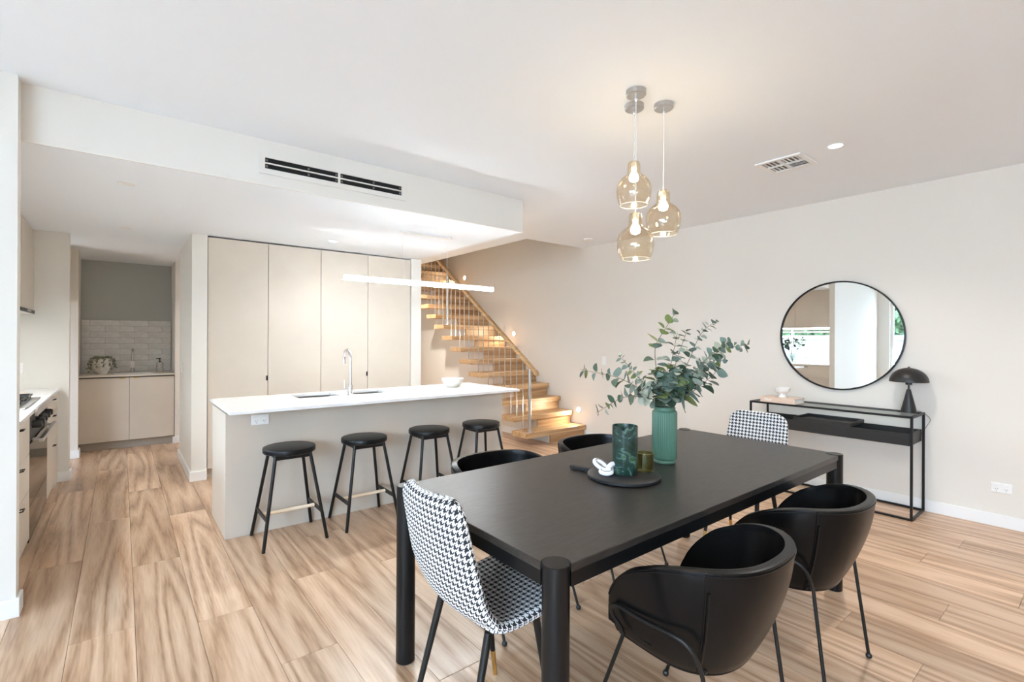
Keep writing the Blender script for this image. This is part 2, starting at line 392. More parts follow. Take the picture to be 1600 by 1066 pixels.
# convex pieces so the stepped side wall triangulates cleanly
mb = MB()
for n in range(NT):
    y = YT+GO*n+.058-oy
    mb.box(4.499-ox, XR-ox-.003, y, y+GO, 0, Z1+RISE*n-.066)
mb.build('understair_wall', WALL, st)
bb = MB().box(4.486-ox, 4.499-ox, YT+.058-oy, YE-oy-.01, 0, .092).build('baseboard', TRIM, st)
BX = 4.15-ox
rail_h = lambda y: Z1+RISE*(y-YT)/GO+.828
y0, y1 = 4.66, YT+GO*13.2
hr = MB(); dv = Vector((0, y1-y0, rail_h(y1)-rail_h(y0)))
sec = [(-.03, -.028), (.03, -.028), (.033, .0), (.024, .026), (-.024, .026), (-.033, 0)]
vs = []
for yy in (y0, y1):
    for a, b in sec: hr.v.append((BX+a, yy-oy, rail_h(yy)+b))
for k in range(6): hr.f.append((k, (k+1) % 6, 6+(k+1) % 6, 6+k))
hr.f += [(5, 4, 3, 2, 1, 0), (6, 7, 8, 9, 10, 11)]
hr.build('handrail', OAKY, st, smooth=.6, bevel=.006)
def newel(n, dy):
    yy = YT+GO*n+dy; z = Z1+RISE*n
    p = MB().tube([(BX, yy-oy, z), (BX, yy-oy, rail_h(yy)-.025)], .021, 16).build('newel_post', STEEL, st, smooth=1)
    MB().lathe([(.052, 0), (.052, .008), (.03, .012), (.03, .02)], 20, (BX, yy-oy, z)).build('base_flange', CHROME, p, smooth=1)
newel(0, .06); newel(8, .06)
for n in range(14):
    for d in (.0, .129):
        yy = YT+GO*n+.075+d; z = Z1+RISE*n
        if (n == 0 and d == 0) or (n == 8 and d == 0): continue
        MB().tube([(BX, yy-oy, z), (BX, yy-oy, rail_h(yy)-.02)], .0062, 8).build('baluster', STEEL, st, smooth=1)
def steplight(y, z, i, label):
    e = thing('step_light', label, 'light', (XR, y, z), 0, 'round step lights in the stair wall')
    mb = MB().lathe([(.048, 0), (.048, .006), (.036, .009)], 24); me = mb.build('trim_ring', WHITEPL, e, smooth=1); me.rotation_euler = (0, -PI/2, 0)
    d = MB().lathe([(.036, .0085), (.02, .012), (.0, .013)], 24).build('lamp_face', DISC, e, smooth=1); d.rotation_euler = (0, -PI/2, 0)
    l = bpy.data.lights.new('step_lamp', 'AREA'); l.shape = 'DISK'; l.size = .07; l.energy = 2.2; l.color = (1, .84, .62)
    o = bpy.data.objects.new('step_lamp', l); COL.objects.link(o); o.parent = e; o.location = (-.02, 0, 0); o.rotation_euler = (0, PI/2, 0)
steplight(4.885, .377, 0, 'glowing round step light on the wall beside the lowest tread')
steplight(6.378, 1.479, 1, 'glowing round step light at mid height beside the handrail')
steplight(7.894, 2.558, 2, 'glowing round step light at the top of the stairs')
# ------------------------------------------------------------------ kitchen: tall cabinets
def at(e, *b):  # box in world coordinates for a thing at e.location
    l = e.location
    return MB().box(b[0]-l.x, b[1]-l.x, b[2]-l.y, b[3]-l.y, b[4]-l.z, b[5]-l.z)
names = ['tall taupe pantry cabinet beside the white nib, first from the left', 'tall taupe pantry cabinet with edge pull, second from the left', 'tall taupe pantry cabinet behind the tap, third from the left', 'tall taupe pantry cabinet beside the staircase, fourth from the left']
xs = [.664, 1.211, 1.754, 2.301, 2.858]
for k in range(4):
    e = thing('tall_cabinet', names[k], 'cabinet', ((xs[k]+xs[k+1])/2, 5.9, 0), 0, 'tall pantry cabinets')
    x0, x1 = xs[k], xs[k+1]
    at(e, x0+.001, x1-.001, 5.655, 6.29, .1, 2.385).build('carcass', GAPDARK, e)
    at(e, x0+.001, x1-.001, 5.69, 6.2, 0, .1).build('kickboard', TAUPE, e)
    d = at(e, x0+.0025, x1-.0025, 5.63, 5.652, .1, 2.385).build('door', TAUPE, e, bevel=.001, segs=1)
    if k in (0, 2): at(e, x1-.018, x1-.003, 5.618, 5.632, .945, .995).build('edge_pull', BLACKMETAL, d, bevel=.002)
# ------------------------------------------------------------------ island
isl = thing('kitchen_island', 'long taupe kitchen island body under a white benchtop', 'island', (1.77, 4.2, 0))
bx0, bx1, by0, by1 = .562, 2.965, 3.852, 4.46
at(isl, bx0, bx1, by0, by0+.02, 0, .868).build('front_panel', TAUPE, isl, bevel=.001, segs=1)
at(isl, bx0, bx0+.02, by0+.021, by1, 0, .868).build('end_panel', TAUPE, isl, bevel=.001, segs=1)
at(isl, bx1-.02, bx1, by0+.021, by1, 0, .868).build('end_panel', TAUPE, isl, bevel=.001, segs=1)
at(isl, bx0+.021, bx1-.021, by0+.03, by1-.05, .0, .10).build('kickboard', TAUPE, isl)
at(isl, bx0+.021, bx1-.021, by0+.03, by1-.02, .10, .66).build('carcass', TAUPE, isl)
for k in range(4):
    a = bx0+.021+k*.59; dd = at(isl, a+.002, a+.588, by1-.02, by1, .10, .868).build('door', TAUPE, isl, bevel=.001, segs=1)
at(isl, bx0+.01, bx1-.01, by0+.01, by0+.03, .868, .889).build('shadow_rail', GAPDARK, isl)
at(isl, bx0+.01, bx0+.03, by0+.03, by1-.02, .868, .889).build('shadow_rail', GAPDARK, isl)
at(isl, bx1-.03, bx1-.01, by0+.03, by1-.02, .868, .889).build('shadow_rail', GAPDARK, isl)
HX = [.552, 1.12, 1.45, 1.58, 1.90, 3.0]; HY = [3.62, 4.12, 4.42, 4.51]
bt = MB().gridslab(HX, HY, {(1, 1), (3, 1)}, .889, .909).build('island_benchtop', STONE, weld=True)
tag(bt, 'thin white stone benchtop on the kitchen island', 'benchtop')
sk = thing('kitchen_sink', 'double bowl steel sink set into the white island benchtop', 'sink', (1.51, 4.27, .889))
for a, b in ((1.12, 1.45), (1.58, 1.90)):
    m_ = MB(); z0 = -.17
    xa, xb, ya, yb = a-.004-1.51, b+.004-1.51, 4.116-4.27, 4.424-4.27
    # thin-walled open box
    m_.gridslab([xa-.002, xa, xb, xb+.002], [ya-.002, ya, yb, yb+.002], {(1, 1)}, z0, -.0005)
    m_.box(xa, xb, ya, yb, z0, z0+.002)
    bo = m_.build('bowl', STEEL, sk)
    MB().lathe([(.035, 0), (.035, .003), (.02, .001)], 20, ((xa+xb)/2, (ya+yb)/2, z0+.002)).build('drain', CHROME, bo, smooth=1)
def outlet(name, label, loc, rz, parent=None):
    """double power point; local front is -y"""
    e = thing(name, label, 'power outlet', loc, rz, 'white double power outlets')
    box(-.058, .058, -.009, 0, -.037, .037).build('faceplate', WHITEPL, e, bevel=.004)
    for sx in (-1, 1):
        sw = box(sx*.026-.009, sx*.026+.009, -.012, -.008, .012, .027).build('switch', WHITEPL, e, bevel=.002)
        mb = MB()
        for (dx, dz, a) in ((-.006, -.008, .5), (.006, -.008, -.5), (0, -.021, 0)):
            c, s_ = math.cos(a), math.sin(a); P = lambda u, v: (sx*.026+dx+u*c-v*s_, -.0094, dz+u*s_+v*c)
            mb.quad(P(-.0011, -.004), P(.0011, -.004), P(.0011, .004), P(-.0011, .004))
        mb.build('socket_slots', BLACKPL, e)
    return e
outlet('power_outlet', 'white double power outlet under the island benchtop', (.778, 3.852, .81), 0)
outlet('power_outlet', 'white double power outlet low on the right wall beside the console', (XR, .558, .292), PI/2*-1)
def switch(label, loc, rz, w_=.036, h_=.058):
    e = thing('light_switch', label, 'light switch', loc, rz)
    box(-w_, w_, -.008, 0, -h_, h_).build('faceplate', WHITEPL, e, bevel=.003)
    box(-.009, .009, -.012, -.007, -.014, .014).build('rocker', WHITEPL, e, bevel=.002)
switch('small white light switch on the right wall near the stairs', (XR, 4.412, 1.098), -PI/2)
switch('narrow white light switch on the pantry nib', (.532, 6.55, 1.06), -PI/2)
switch('white wall plate above the left kitchen bench', (-.735, 6.377, 1.10), 0, .03, .05)
tp = thing('kitchen_tap', 'tall chrome gooseneck tap on the island', 'tap', (1.515, 4.075, .909))
MB().lathe([(.026, 0), (.026, .006), (.021, .01), (.021, .085), (.018, .09)], 24).build('tap_body', CHROME, tp, smooth=1)
MB().tube([(0, 0, .085), (0, 0, .31)]+arc((0, .075, .31), .075, PI, .08, 16, 'yz')+[(0, .147, .26)], .0125, 14).build('spout', CHROME, tp, smooth=1)
hnd = MB().tube([(0, 0, .055), (-.052, .0, .055)], .013, 14).build('handle_stem', CHROME, tp, smooth=1)
MB().tube([(-.045, 0, .055), (-.05, 0, .135)], [.0065, .005], 10).build('lever', CHROME, hnd, smooth=1)
bw = MB().lathe([(.0, .0), (.055, 0), (.06, .004), (.085, .03), (.103, .06), (.111, .085), (.106, .087), (.098, .062), (.08, .034), (.055, .012), (0, .008)], 40)
tag(bw.build('bowl', mat('cream_ceramic', (.80, .76, .69), .5, bump=.1, bscale=80), loc=(2.60, 4.20, .909), smooth=1), 'cream ceramic bowl on the island benchtop', 'bowl')
# linear pendant over the island
lp = thing('linear_pendant', 'slim white linear bar pendant glowing above the island', 'pendant light', (2.295, 4.198, HK))
box(-.265, .265, -.03, .03, -.02, 0).build('ceiling_plate', WHITEPL, lp, bevel=.002)
box(-.805, .805, -.016, .016, -.492, -.458).build('bar', TRIM, lp, bevel=.003)
box(-.80, .80, -.0155, .0155, -.5, -.492).build('diffuser', emit('led_strip', (.92, .98, 1), 72), lp)
for sy in (-1, 1): box(-.80, .80, sy*.018-.0015, sy*.018+.0015, -.492, -.462).build('side_diffuser', emit('led_side', (.95, .98, 1), 10), lp)
box(-.80, .80, -.0155, .0155, -.458, -.455).build('top_cover', WHITEPL, lp)
for sx in (-.235, .235): MB().tube([(sx, 0, -.02), (sx, 0, -.46)], .0011, 6).build('cable', WHITEPL, lp)
# ------------------------------------------------------------------ stools
def make_stool():
    e = thing('bar_stool', '', 'stool', (0, 0, 0), 0, 'black bar stools at the island')
    MB().lathe([(.0, .600), (.163, .600), (.1695, .605), (.1705, .612), (.1705, .630), (.168, .636), (.163, .638), (0, .638)], 40).build('seat', BLACKWOOD, e, smooth=1)
    MB().gridslab([-.105, -.098, .098, .105], [-.105, -.098, .098, .105], {(1, 1)}, .568, .597).build('apron', BLACKMETAL, e)
    for sx in (-1, 1):
        for sy in (-1, 1):
            MB().tube([(sx*.112, sy*.098, .597), (sx*.202, sy*.185, .004), (sx*.2025, sy*.1855, 0)], [.0115, .0115, .009], 12).build('leg', BLACKMETAL, e, smooth=1)
        z = .19; k = (.597-z)/.597; X_ = .112+.09*k; Y_ = .098+.087*k
        box(sx*X_-.004, sx*X_+.004, -Y_, Y_, z-.014, z+.014).build('side_brace', BLACKMETAL, e)
    MB().tube([(-X_, 0, .19), (X_, 0, .19)], .0125, 14).build('footrest', PALEWOOD, e, smooth=1)
    return e
s0 = make_stool()
for i, (x, y, lab) in enumerate([(.924, 3.645, 'black round-seat bar stool below the island power outlet'), (1.466, 3.645, 'black round-seat bar stool, second from the power outlet end'), (2.03, 3.645, 'black round-seat bar stool, third from the power outlet end'), (2.55, 3.625, 'black round-seat bar stool at the staircase end of the island')]):
    o = s0 if i == 0 else copy_tree(s0)
    o.location = (x, y, 0); o['label'] = lab
# ------------------------------------------------------------------ left kitchen run
def unit(y0, y1, cuts, label, hx='drawer', pulls=True):
    e = thing('base_cabinet', label, 'cabinet', (-.75, (y0+y1)/2, 0))
    at(e, -1.049, -.475, y0+.001, y1-.001, .1, .885).build('carcass', TAUPE, e)
    at(e, -1.0, -.495, y0+.001, y1-.001, 0, .1).build('kickboard', TAUPE, e)
    zs = [.102]+cuts+[.883]
    for k in range(len(zs)-1):
        d = at(e, -.474, -.455, y0+.002, y1-.002, zs[k]+.0015, zs[k+1]-.0015).build(hx, TAUPE, e, bevel=.001, segs=1)
        zc, yc = zs[k+1]-.03, (y0+y1)/2
        MB().tube([(-.456+.75, -.03, zc), (-.435+.75, -.03, zc+.004), (-.435+.75, .03, zc+.004), (-.456+.75, .03, zc)], .004, 8).build('handle', BLACKMETAL, d, smooth=1)
    return e
unit(3.535, 4.367, [.42, .65], 'taupe drawer cabinet left of the oven by the white wall')
unit(5.33, 6.13, [.489, .743], 'taupe drawer cabinet right of the oven')
e = at(thing('filler_panel', 'narrow white panel between drawers and kitchen end wall', 'panel', (-.75, 6.25, 0)), -1.049, -.475, 6.131, 6.376, 0, .885)
e.build('panel', WHITEWALL, bpy.data.objects['filler_panel'])
bt2 = MB().gridslab([-1.049, -.447], [3.532, 6.30], set(), .889, .912).build('left_benchtop', STONE)
tag(bt2, 'white stone benchtop along the left kitchen run', 'benchtop')
ov = thing('oven', 'black glass freestanding oven with knobs and bar handle', 'oven', (-.75, 4.85, 0))
at(ov, -1.04, -.48, 4.375, 5.322, .06, .885).build('body', BLACKMETAL, ov)
at(ov, -.479, -.455, 4.375, 5.322, .30, .70).build('door', mat('oven_glass', (.02, .016, .014), .06), ov, bevel=.003)
at(ov, -.479, -.457, 4.375, 5.322, .07, .295).build('lower_drawer', mat('oven_glass', (.02, .016, .014), .06), ov, bevel=.003)
at(ov, -.479, -.455, 4.375, 5.322, .72, .885).build('control_panel', BLACKPL, ov, bevel=.002)
at(ov, -.446, -.43, 4.50, 5.325, .868, .92).build('steel_trim', STEEL, ov, bevel=.002)
for k in range(5):
    y = 4.50+k*.165
    kb = MB().lathe([(.026, 0), (.026, .03), (.02, .045), (0, .045)], 20).build('knob', BLACKPL, ov, (-.455+.75, y-4.85, .815), smooth=1); kb.rotation_euler = (0, PI/2, 0)
hb = at(ov, -.42, -.395, 4.42, 5.28, .705, .73).build('handle', STEEL, ov, bevel=.004)
for y in (4.5, 5.2): at(ov, -.455, -.415, y-.01, y+.01, .708, .726).build('handle_bracket', STEEL, ov)
ck = thing('gas_cooktop', 'black gas cooktop with cast iron grates on the left bench', 'cooktop', (-.75, 4.9, .912))
box(-.25, .26, -.40, .40, 0, .012).build('hob_plate', STEEL, ck, bevel=.003)
for gy in (-.26, 0, .26):
    mb = MB()
    for xx in (-.21, -.07, .07, .21): mb.box(xx-.006, xx+.006, gy-.115, gy+.115, .028, .042)
    for yy in (-.11, 0, .11): mb.box(-.216, .216, gy+yy-.006, gy+yy+.006, .028, .042)
    for xx in (-.2, .2):
        for yy in (-.1, .1): mb.box(xx-.007, xx+.007, gy+yy-.007, gy+yy+.007, .012, .03)
    mb.build('grate', BLACKMETAL, ck)
    for xx in (-.11, .11): MB().lathe([(.045, .012), (.045, .02), (.03, .026), (0, .026)], 20, (xx, gy, 0)).build('burner', BLACKPL, ck, smooth=1)
bk = thing('open_book', 'open recipe book lying on the bench behind the cooktop', 'book', (-.72, 5.72, .912), .2)
for s_ in (-1, 1):
    prof = [(0, .004)]+[(s_*.15*t, .004+.022*math.sin(PI*min(1, t*1.25))*(1-t*.55)) for t in (.1, .25, .45, .65, .85, 1)]
    po = prof+[(s_*.15, 0), (0, 0)]
    MB().prism(po, -.11, .11, 0).build('page_block', mat('book_pages', (.55, .48, .43), .7), bk, smooth=.8)
uc = thing('wall_cabinet', 'taupe wall cabinet above the left bench', 'cabinet', (-.85, 5.0, 1.645))
for k, (a, b) in enumerate(((3.535, 4.24), (4.24, 4.95), (4.95, 5.66), (5.66, 6.375))):
    at(uc, -1.049, -.662, a+.001, b-.001, 1.66, 2.395).build('carcass', TAUPE, uc)
    at(uc, -.66, -.64, a+.0015, b-.0015, 1.645, 2.39).build('door', TAUPE, uc, bevel=.001, segs=1)
ul_ = thing('added_fill_strip', 'slim white fill light strip added under the wall cabinet above the left bench', 'light', (-.8, 4.4, 1.648))  # added strip, brightens the otherwise dark kitchen
box(-.012, .012, -.85, .95, -.008, .010).build('strip_body', WHITEPL, ul_)
box(-.010, .010, -.84, .94, -.0095, -.008).build('strip_diffuser', emit('led_fill', (.95, .98, 1), 110), ul_)
rh = thing('range_hood', 'slim steel range hood under the wall cabinet', 'range hood', (-.8, 5.9, 1.6))
box(-.24, .165, -.42, .42, .0, .044).build('hood_body', WHITEPL, rh, bevel=.003)
box(.166, .175, -.40, .40, .006, .036).build('control_strip', BLACKMETAL, rh)
box(.176, .182, -.1, .1, .014, .028).build('hood_badge', STEEL, rh)
# glass vase with twigs seen in the mirror
gv = thing('glass_vase', 'clear glass vase of dark leafy twigs on the left bench by the window', 'vase', (-.80, 4.35, .912))
MB().lathe([(0, 0), (.07, 0), (.075, .01), (.08, .2), (.077, .2), (.071, .014), (0, .012)], 28).build('glass', pane_mat('clear_glass', (.9, .95, .93), .1), gv, smooth=1)
tw = thing('leafy_twigs', 'dark green leafy twigs standing in the clear glass vase', 'plant', (-.80, 4.35, .93))
rnd = random.Random(5)
lfm = MB(); lfm.quad((0, 0, 0), (.03, .035, .006), (0, .085, 0), (-.03, .035, .006)); lfm = lfm.mesh('leaf')
for k in range(9):
    a = k*2.4; rr = .1+.12*rnd.random(); top = Vector((rr*math.cos(a), rr*math.sin(a), .32+.2*rnd.random()))
    pts = smoothpath([(0, 0, .01), top*.5+Vector((0, 0, .05)), top], 4)
    MB().tube(pts, .003, 5).build('twig', mat('dark_twig', (.05, .04, .03), .8), tw)
    for j in range(8):
        p = pts[-1-(j//2)] if j//2 < len(pts) else pts[0]
        lo = put('leaf', lfm, mat('dark_leaf', (.035, .07, .035), .5), tw, p+Vector((rnd.uniform(-.03, .03), rnd.uniform(-.03, .03), rnd.uniform(-.03, .02))))
        lo.rotation_euler = (rnd.uniform(-1, 1), rnd.uniform(-1, 1), rnd.uniform(0, 6.3))
# ------------------------------------------------------------------ pantry (scullery)
pc = thing('pantry_cabinet', 'two door taupe sink cabinet at the end of the pantry', 'cabinet', (.07, 8.1, 0))
at(pc, -.408, .553, 7.825, 8.449, .1, .90).build('carcass', GAPDARK, pc)
at(pc, -.385, .545, 7.86, 8.4, 0, .1).build('kickboard', mat('pantry_kick', (.42, .39, .34), .5), pc)
for a, b, hx in ((-.405, .082, .02), (.085, .548, .15)):
    d = at(pc, a, b, 7.804, 7.824, .102, .885).build('door', TAUPE, pc, bevel=.001, segs=1)
    at(pc, hx-.025, hx+.025, 7.796, 7.806, .876, .887).build('edge_pull', BRASS, d, bevel=.001)
pb = MB().gridslab([-.408, -.15+.08, .33, .553], [7.79, 7.93, 8.22, 8.449], {(1, 1)}, .90, .922).build('pantry_benchtop', TAUPE, weld=True)
tag(pb, 'taupe benchtop of the pantry sink cabinet', 'benchtop')
ps = thing('pantry_sink', 'small white sink in the pantry bench', 'sink', (.13, 8.07, .9))
MB().gridslab([-.20, -.19, .19, .20], [-.139, -.13, .13, .139], {(1, 1)}, -.15, .026).build('bowl', WHITEPL, ps)
box(-.195, .195, -.135, .135, -.152, -.145).build('bowl_base', WHITEPL, ps)
tb = thing('tile_splashback', 'white marbled subway tiles behind the pantry sink', 'tiles', (.07, 8.45, .922))
box(-.478, .483, -.004, -.0005, 0, .70).build('grout', mat('grout', (.45, .44, .42), .9), tb)
TILE = mat('marbled_tile', (.72, .715, .70), .22, var=.16, vscale=9, bump=.3, bscale=14)
tw_, th_ = .306, .0775; TC = {}
for r_ in range(9):
    x = -.318-.07-tw_*2+(tw_/2 if r_ % 2 else 0)+tw_*.0
    while x < .48:
        a, b = max(x, -.477), min(x+tw_, .482)
        if b-a > .015:
            key = round(b-a, 3)
            if key not in TC: TC[key] = box(-(b-a)/2+.0012, (b-a)/2-.0012, -.012, -.003, .0012, th_-.0012).mesh('tile', bevel=.003)
            put('tile', TC[key], TILE, tb, ((a+b)/2, 0, r_*th_))
        x += tw_
pt = thing('pantry_tap', 'chrome pantry tap with white tag behind the small sink', 'tap', (.12, 8.30, .922))
MB().lathe([(.022, 0), (.022, .05), (.015, .055)], 18).build('tap_body', CHROME, pt, smooth=1)
MB().tube([(0, 0, .05), (0, 0, .26)]+arc((0, -.06, .26), .06, 0, PI*.8, 10, 'yz'), .011, 12).build('spout', CHROME, pt, smooth=1)
box(-.022, .022, -.022, -.018, .06, .15).build('paper_tag', WHITEPL, pt)
sb = thing('soap_dispenser', 'grey ceramic soap dispenser with black pump on the pantry bench', 'soap dispenser', (.415, 8.25, .922))
MB().lathe([(0, 0), (.036, 0), (.039, .005), (.039, .115), (.034, .125), (.012, .128), (0, .128)], 24).build('bottle', mat('grey_ceramic', (.52, .5, .46), .6, var=.2, vscale=60), sb, smooth=1)
pm = MB().lathe([(.014, .126), (.014, .145), (.006, .148), (.006, .17), (.012, .172), (.012, .185), (0, .185)], 14).build('pump', BLACKPL, sb, smooth=1)
box(-.04, 0, -.005, .005, .174, .184).build('nozzle', BLACKPL, pm, bevel=.002)
pv = thing('ceramic_planter', 'white speckled planter on the pantry bench left of the sink', 'planter', (-.19, 8.1, .922))
MB().lathe([(0, 0), (.045, 0), (.05, .01), (.085, .07), (.098, .13), (.09, .185), (.075, .2), (.068, .195), (.08, .17), (.08, .12), (0, .1)], 32).build('pot', mat('speckled_pot', (.74, .72, .67), .7, var=.15, vscale=25), pv, smooth=1)
pp = thing('trailing_plant', 'trailing grey green plant spilling over the pantry planter', 'plant', (-.19, 8.1, 1.09))
vl = MB(); vl.quad((0, 0, 0), (.011, .013, .002), (0, .03, 0), (-.011, .013, .002)); vl = vl.mesh('leaf')
for k in range(11):
    a = k*2*PI/11+.3; q = [(.0, 0, 0), (.07*math.cos(a), .07*math.sin(a), .045), (.12*math.cos(a), .12*math.sin(a), -.0), (.135*math.cos(a), .12*math.sin(a), -.06-.07*rnd.random())]
    pts = smoothpath(q, 4); MB().tube(pts, .002, 5).build('vine', mat('vine', (.2, .2, .1), .8), pp)
    for p in pts[2:]:
        for _ in range(2):
            lo = put('leaf', vl, mat('sage_leaf', (.20, .22, .14), .6), pp, p); lo.rotation_euler = (rnd.uniform(-1, 1), rnd.uniform(-1, 1), rnd.uniform(0, 6.3))
wc2 = thing('pantry_wall_cabinet', 'grey taupe overhead cupboard at the left of the pantry passage', 'cabinet', (-.7, 7.3, 1.8))
at(wc2, -1.2, -.45, 7.15, 7.489, 1.78, 2.395).build('carcass', TAUPE, wc2)
at(wc2, -1.19, -.46, 7.13, 7.149, 1.775, 2.39).build('door', TAUPE, wc2, bevel=.001, segs=1)
# ------------------------------------------------------------------ ceiling fittings
def downlight(label, x, y, z, on=True, energy=5.5):
    e = thing('downlight', label, 'downlight', (x, y, z), 0, 'recessed round downlights')
    MB().lathe([(.050, 0), (.050, -.003), (.043, -.005), (.038, -.002), (.038, 0)], 32, cap=False).build('trim_ring', WHITEPL, e, smooth=1)
    MB().lathe([(.0, -.0022), (.039, -.0022), (.039, -.0005)], 32, cap=False).build('lamp_face', DISC if on else WHITEPL, e, smooth=1)
    if on:
        l = bpy.data.lights.new('downlight_lamp', 'AREA'); l.shape = 'DISK'; l.size = .075; l.energy = energy; l.color = (1, .96, .91); l.spread = 2.2
        o = bpy.data.objects.new('downlight_lamp', l); COL.objects.link(o); o.parent = e; o.location = (0, 0, -.008)
    return e
downlight('glowing downlight in the ceiling beside the square air vent', 3.732, 1.199, H)
downlight('glowing downlight above the tall cabinets', 1.718, 5.118, HK, energy=.9)
downlight('unlit downlight in the kitchen ceiling nearest the left wall vent side', .025, 4.072, HK, False)
downlight('unlit downlight in the kitchen ceiling before the pantry opening', .037, 5.754, HK, False)
downlight('glowing downlight above the living area behind the camera', 3.732, -1.2, H)
downlight('unseen fill downlight added above the living area left of centre', .6, -1.2, H)  # out-of-view lamp, added as extra room light
downlight('unseen fill downlight added in the passage right of the pantry', 1.35, 7.3, HK, energy=5)  # out-of-view lamp, added to brighten the passage
downlight('unseen fill downlight added in the hall beside the stairs', 3.55, 7.2, H, energy=14)  # hidden lamp, added to lift the light by the stairs
sd = thing('smoke_detector', 'round white smoke detector on the ceiling near the stair opening', 'smoke detector', (4.732, 4.334, H))
MB().lathe([(.055, 0), (.055, -.012), (.048, -.02), (.03, -.026), (0, -.027)], 28).build('case', WHITEPL, sd, smooth=1)
MB().lathe([(.008, -.027), (.008, -.030), (0, -.030)], 10, (.02, 0, .001)).build('test_button', WHITEPL, sd)
# square ceiling vent (four-way louvre)
cv = thing('ceiling_vent', 'square white louvred air vent in the main ceiling', 'air vent', (3.815, 1.547, H))
box(-.15, .15, -.15, .15, -.003, 0).build('backing', mat('vent_dark', (.25, .25, .25), .8), cv)
MB().gridslab([-.155, -.125, .125, .155], [-.155, -.125, .125, .155], {(1, 1)}, -.014, -.003).build('frame', WHITEPL, cv, bevel=.002)
box(-.006, .006, -.125, .125, -.013, -.003).build('divider', WHITEPL, cv); box(-.125, .125, -.006, .006, -.0135, -.003).build('divider', WHITEPL, cv)
def louvres(x0, x1, y0, y1, along):
    for k in range(4):
        t = (k+.5)/4
        if along == 'x':
            y = y0+(y1-y0)*t; q = MB().quad((x0, y-.011, -.012), (x1, y-.011, -.012), (x1, y+.009, -.004), (x0, y+.009, -.004))
        else:
            x = x0+(x1-x0)*t; q = MB().quad((x-.011, y0, -.012), (x-.011, y1, -.012), (x+.009, y1, -.004), (x+.009, y0, -.004))
        o = q.build('louvre', WHITEPL, cv); md = o.modifiers.new('t', 'SOLIDIFY'); md.thickness = .0015
louvres(-.123, -.007, -.123, -.007, 'x'); louvres(.007, .123, .007, .123, 'x'); louvres(-.123, -.007, .007, .123, 'x'); louvres(.007, .123, -.123, -.007, 'y')
# slot vent on the bulkhead
bv = thing('slot_vent', 'long white linear slot air vent with dark slots on the bulkhead', 'air vent', (1.221, 3.53, 2.546))
box(-.490, .490, -.003, 0, -.038, .038).build('backing', mat('vent_black', (.008, .008, .008), .9), bv)
MB().gridslab([-.524, -.487, -.008, .008, .487, .524], [-.072, -.036, -.0045, .0045, .036, .072], {(1, 1), (1, 3), (3, 1), (3, 3)}, -.012, -.001, 1).build('frame', WHITEWALL, bv, bevel=.001, weld=True)
for k, xx in enumerate((-.475, -.21, -.02, .02, .26, .475)):
    for zz in (-.02, .02): box(xx-.006, xx+.006, -.008, -.003, zz-.007, zz+.007).build('clip', mat('vent_clip', (.16, .15, .14), .6), bv)
# ------------------------------------------------------------------ pendant cluster
AMBER = pane_mat('amber_glass', (.95, .87, .74), .10, .5)
CANOPY = mat('canopy_nickel', (.50, .50, .50), .3, .9)
def pendant(label, x, y, zrim):
    e = thing('glass_pendant', label, 'pendant light', (x, y, H), 0, 'amber glass pendants over the dining table')
    MB().lathe([(0, -.028), (.048, -.028), (.052, -.024), (.052, 0), (0, 0)], 32).build('canopy', CANOPY, e, smooth=1)
    z0 = zrim-H; top = z0+.245
    MB().lathe([(.007, 0), (.009, -.02), (.005, -.03)], 12, (0, 0, -.028)).build('cord_grip', CHROME, e, smooth=1)
    MB().tube([(0, 0, -.05), (.002, .0, (top-.05)/2), (0, 0, top-.002)], .0022, 8).build('cord', mat('clear_cord', (.75, .75, .75), .4), e, smooth=1)
    pr = [(.074, 0), (.085, .022), (.0925, .050), (.0945, .078), (.092, .104), (.084, .127), (.070, .146), (.052, .160), (.039, .170), (.034, .184), (.034, .224), (.029, .238), (.016, .244), (.004, .245)]
    sh = MB().lathe([(r_, z0+z) for r_, z in pr], 48, cap=False)
    so = sh.build('glass_shade', AMBER, e, smooth=1)
    MB().tube([(.0745*math.cos(a), .0745*math.sin(a), z0) for a in [2*PI*k/48 for k in range(48)]], .0016, 6, closed=True).build('rim', mat('glass_rim', (.95, .88, .75), .1), so, smooth=1)
    lh = MB().lathe([(0, top-.003), (.010, top-.003), (.016, top-.012), (.017, top-.045), (.013, top-.05), (0, top-.05)], 20).build('lamp_holder', mat('silver_holder', (.8, .78, .74), .25, .6), e, smooth=1)
    MB().lathe([(.010, top-.05), (.013, top-.062), (.023, top-.080), (.0255, top-.094), (.021, top-.108), (0, top-.117)], 24).build('bulb', emit('bulb_glow', (1, .84, .60), 45), e, smooth=1)
pendant('amber glass pendant hanging highest of the three', 2.223, 1.697, 2.141)
pendant('amber glass pendant hanging lowest of the three', 2.104, 1.595, 1.817)
pendant('amber glass pendant hanging at middle height, nearest the right wall', 2.343, 1.589, 1.979)
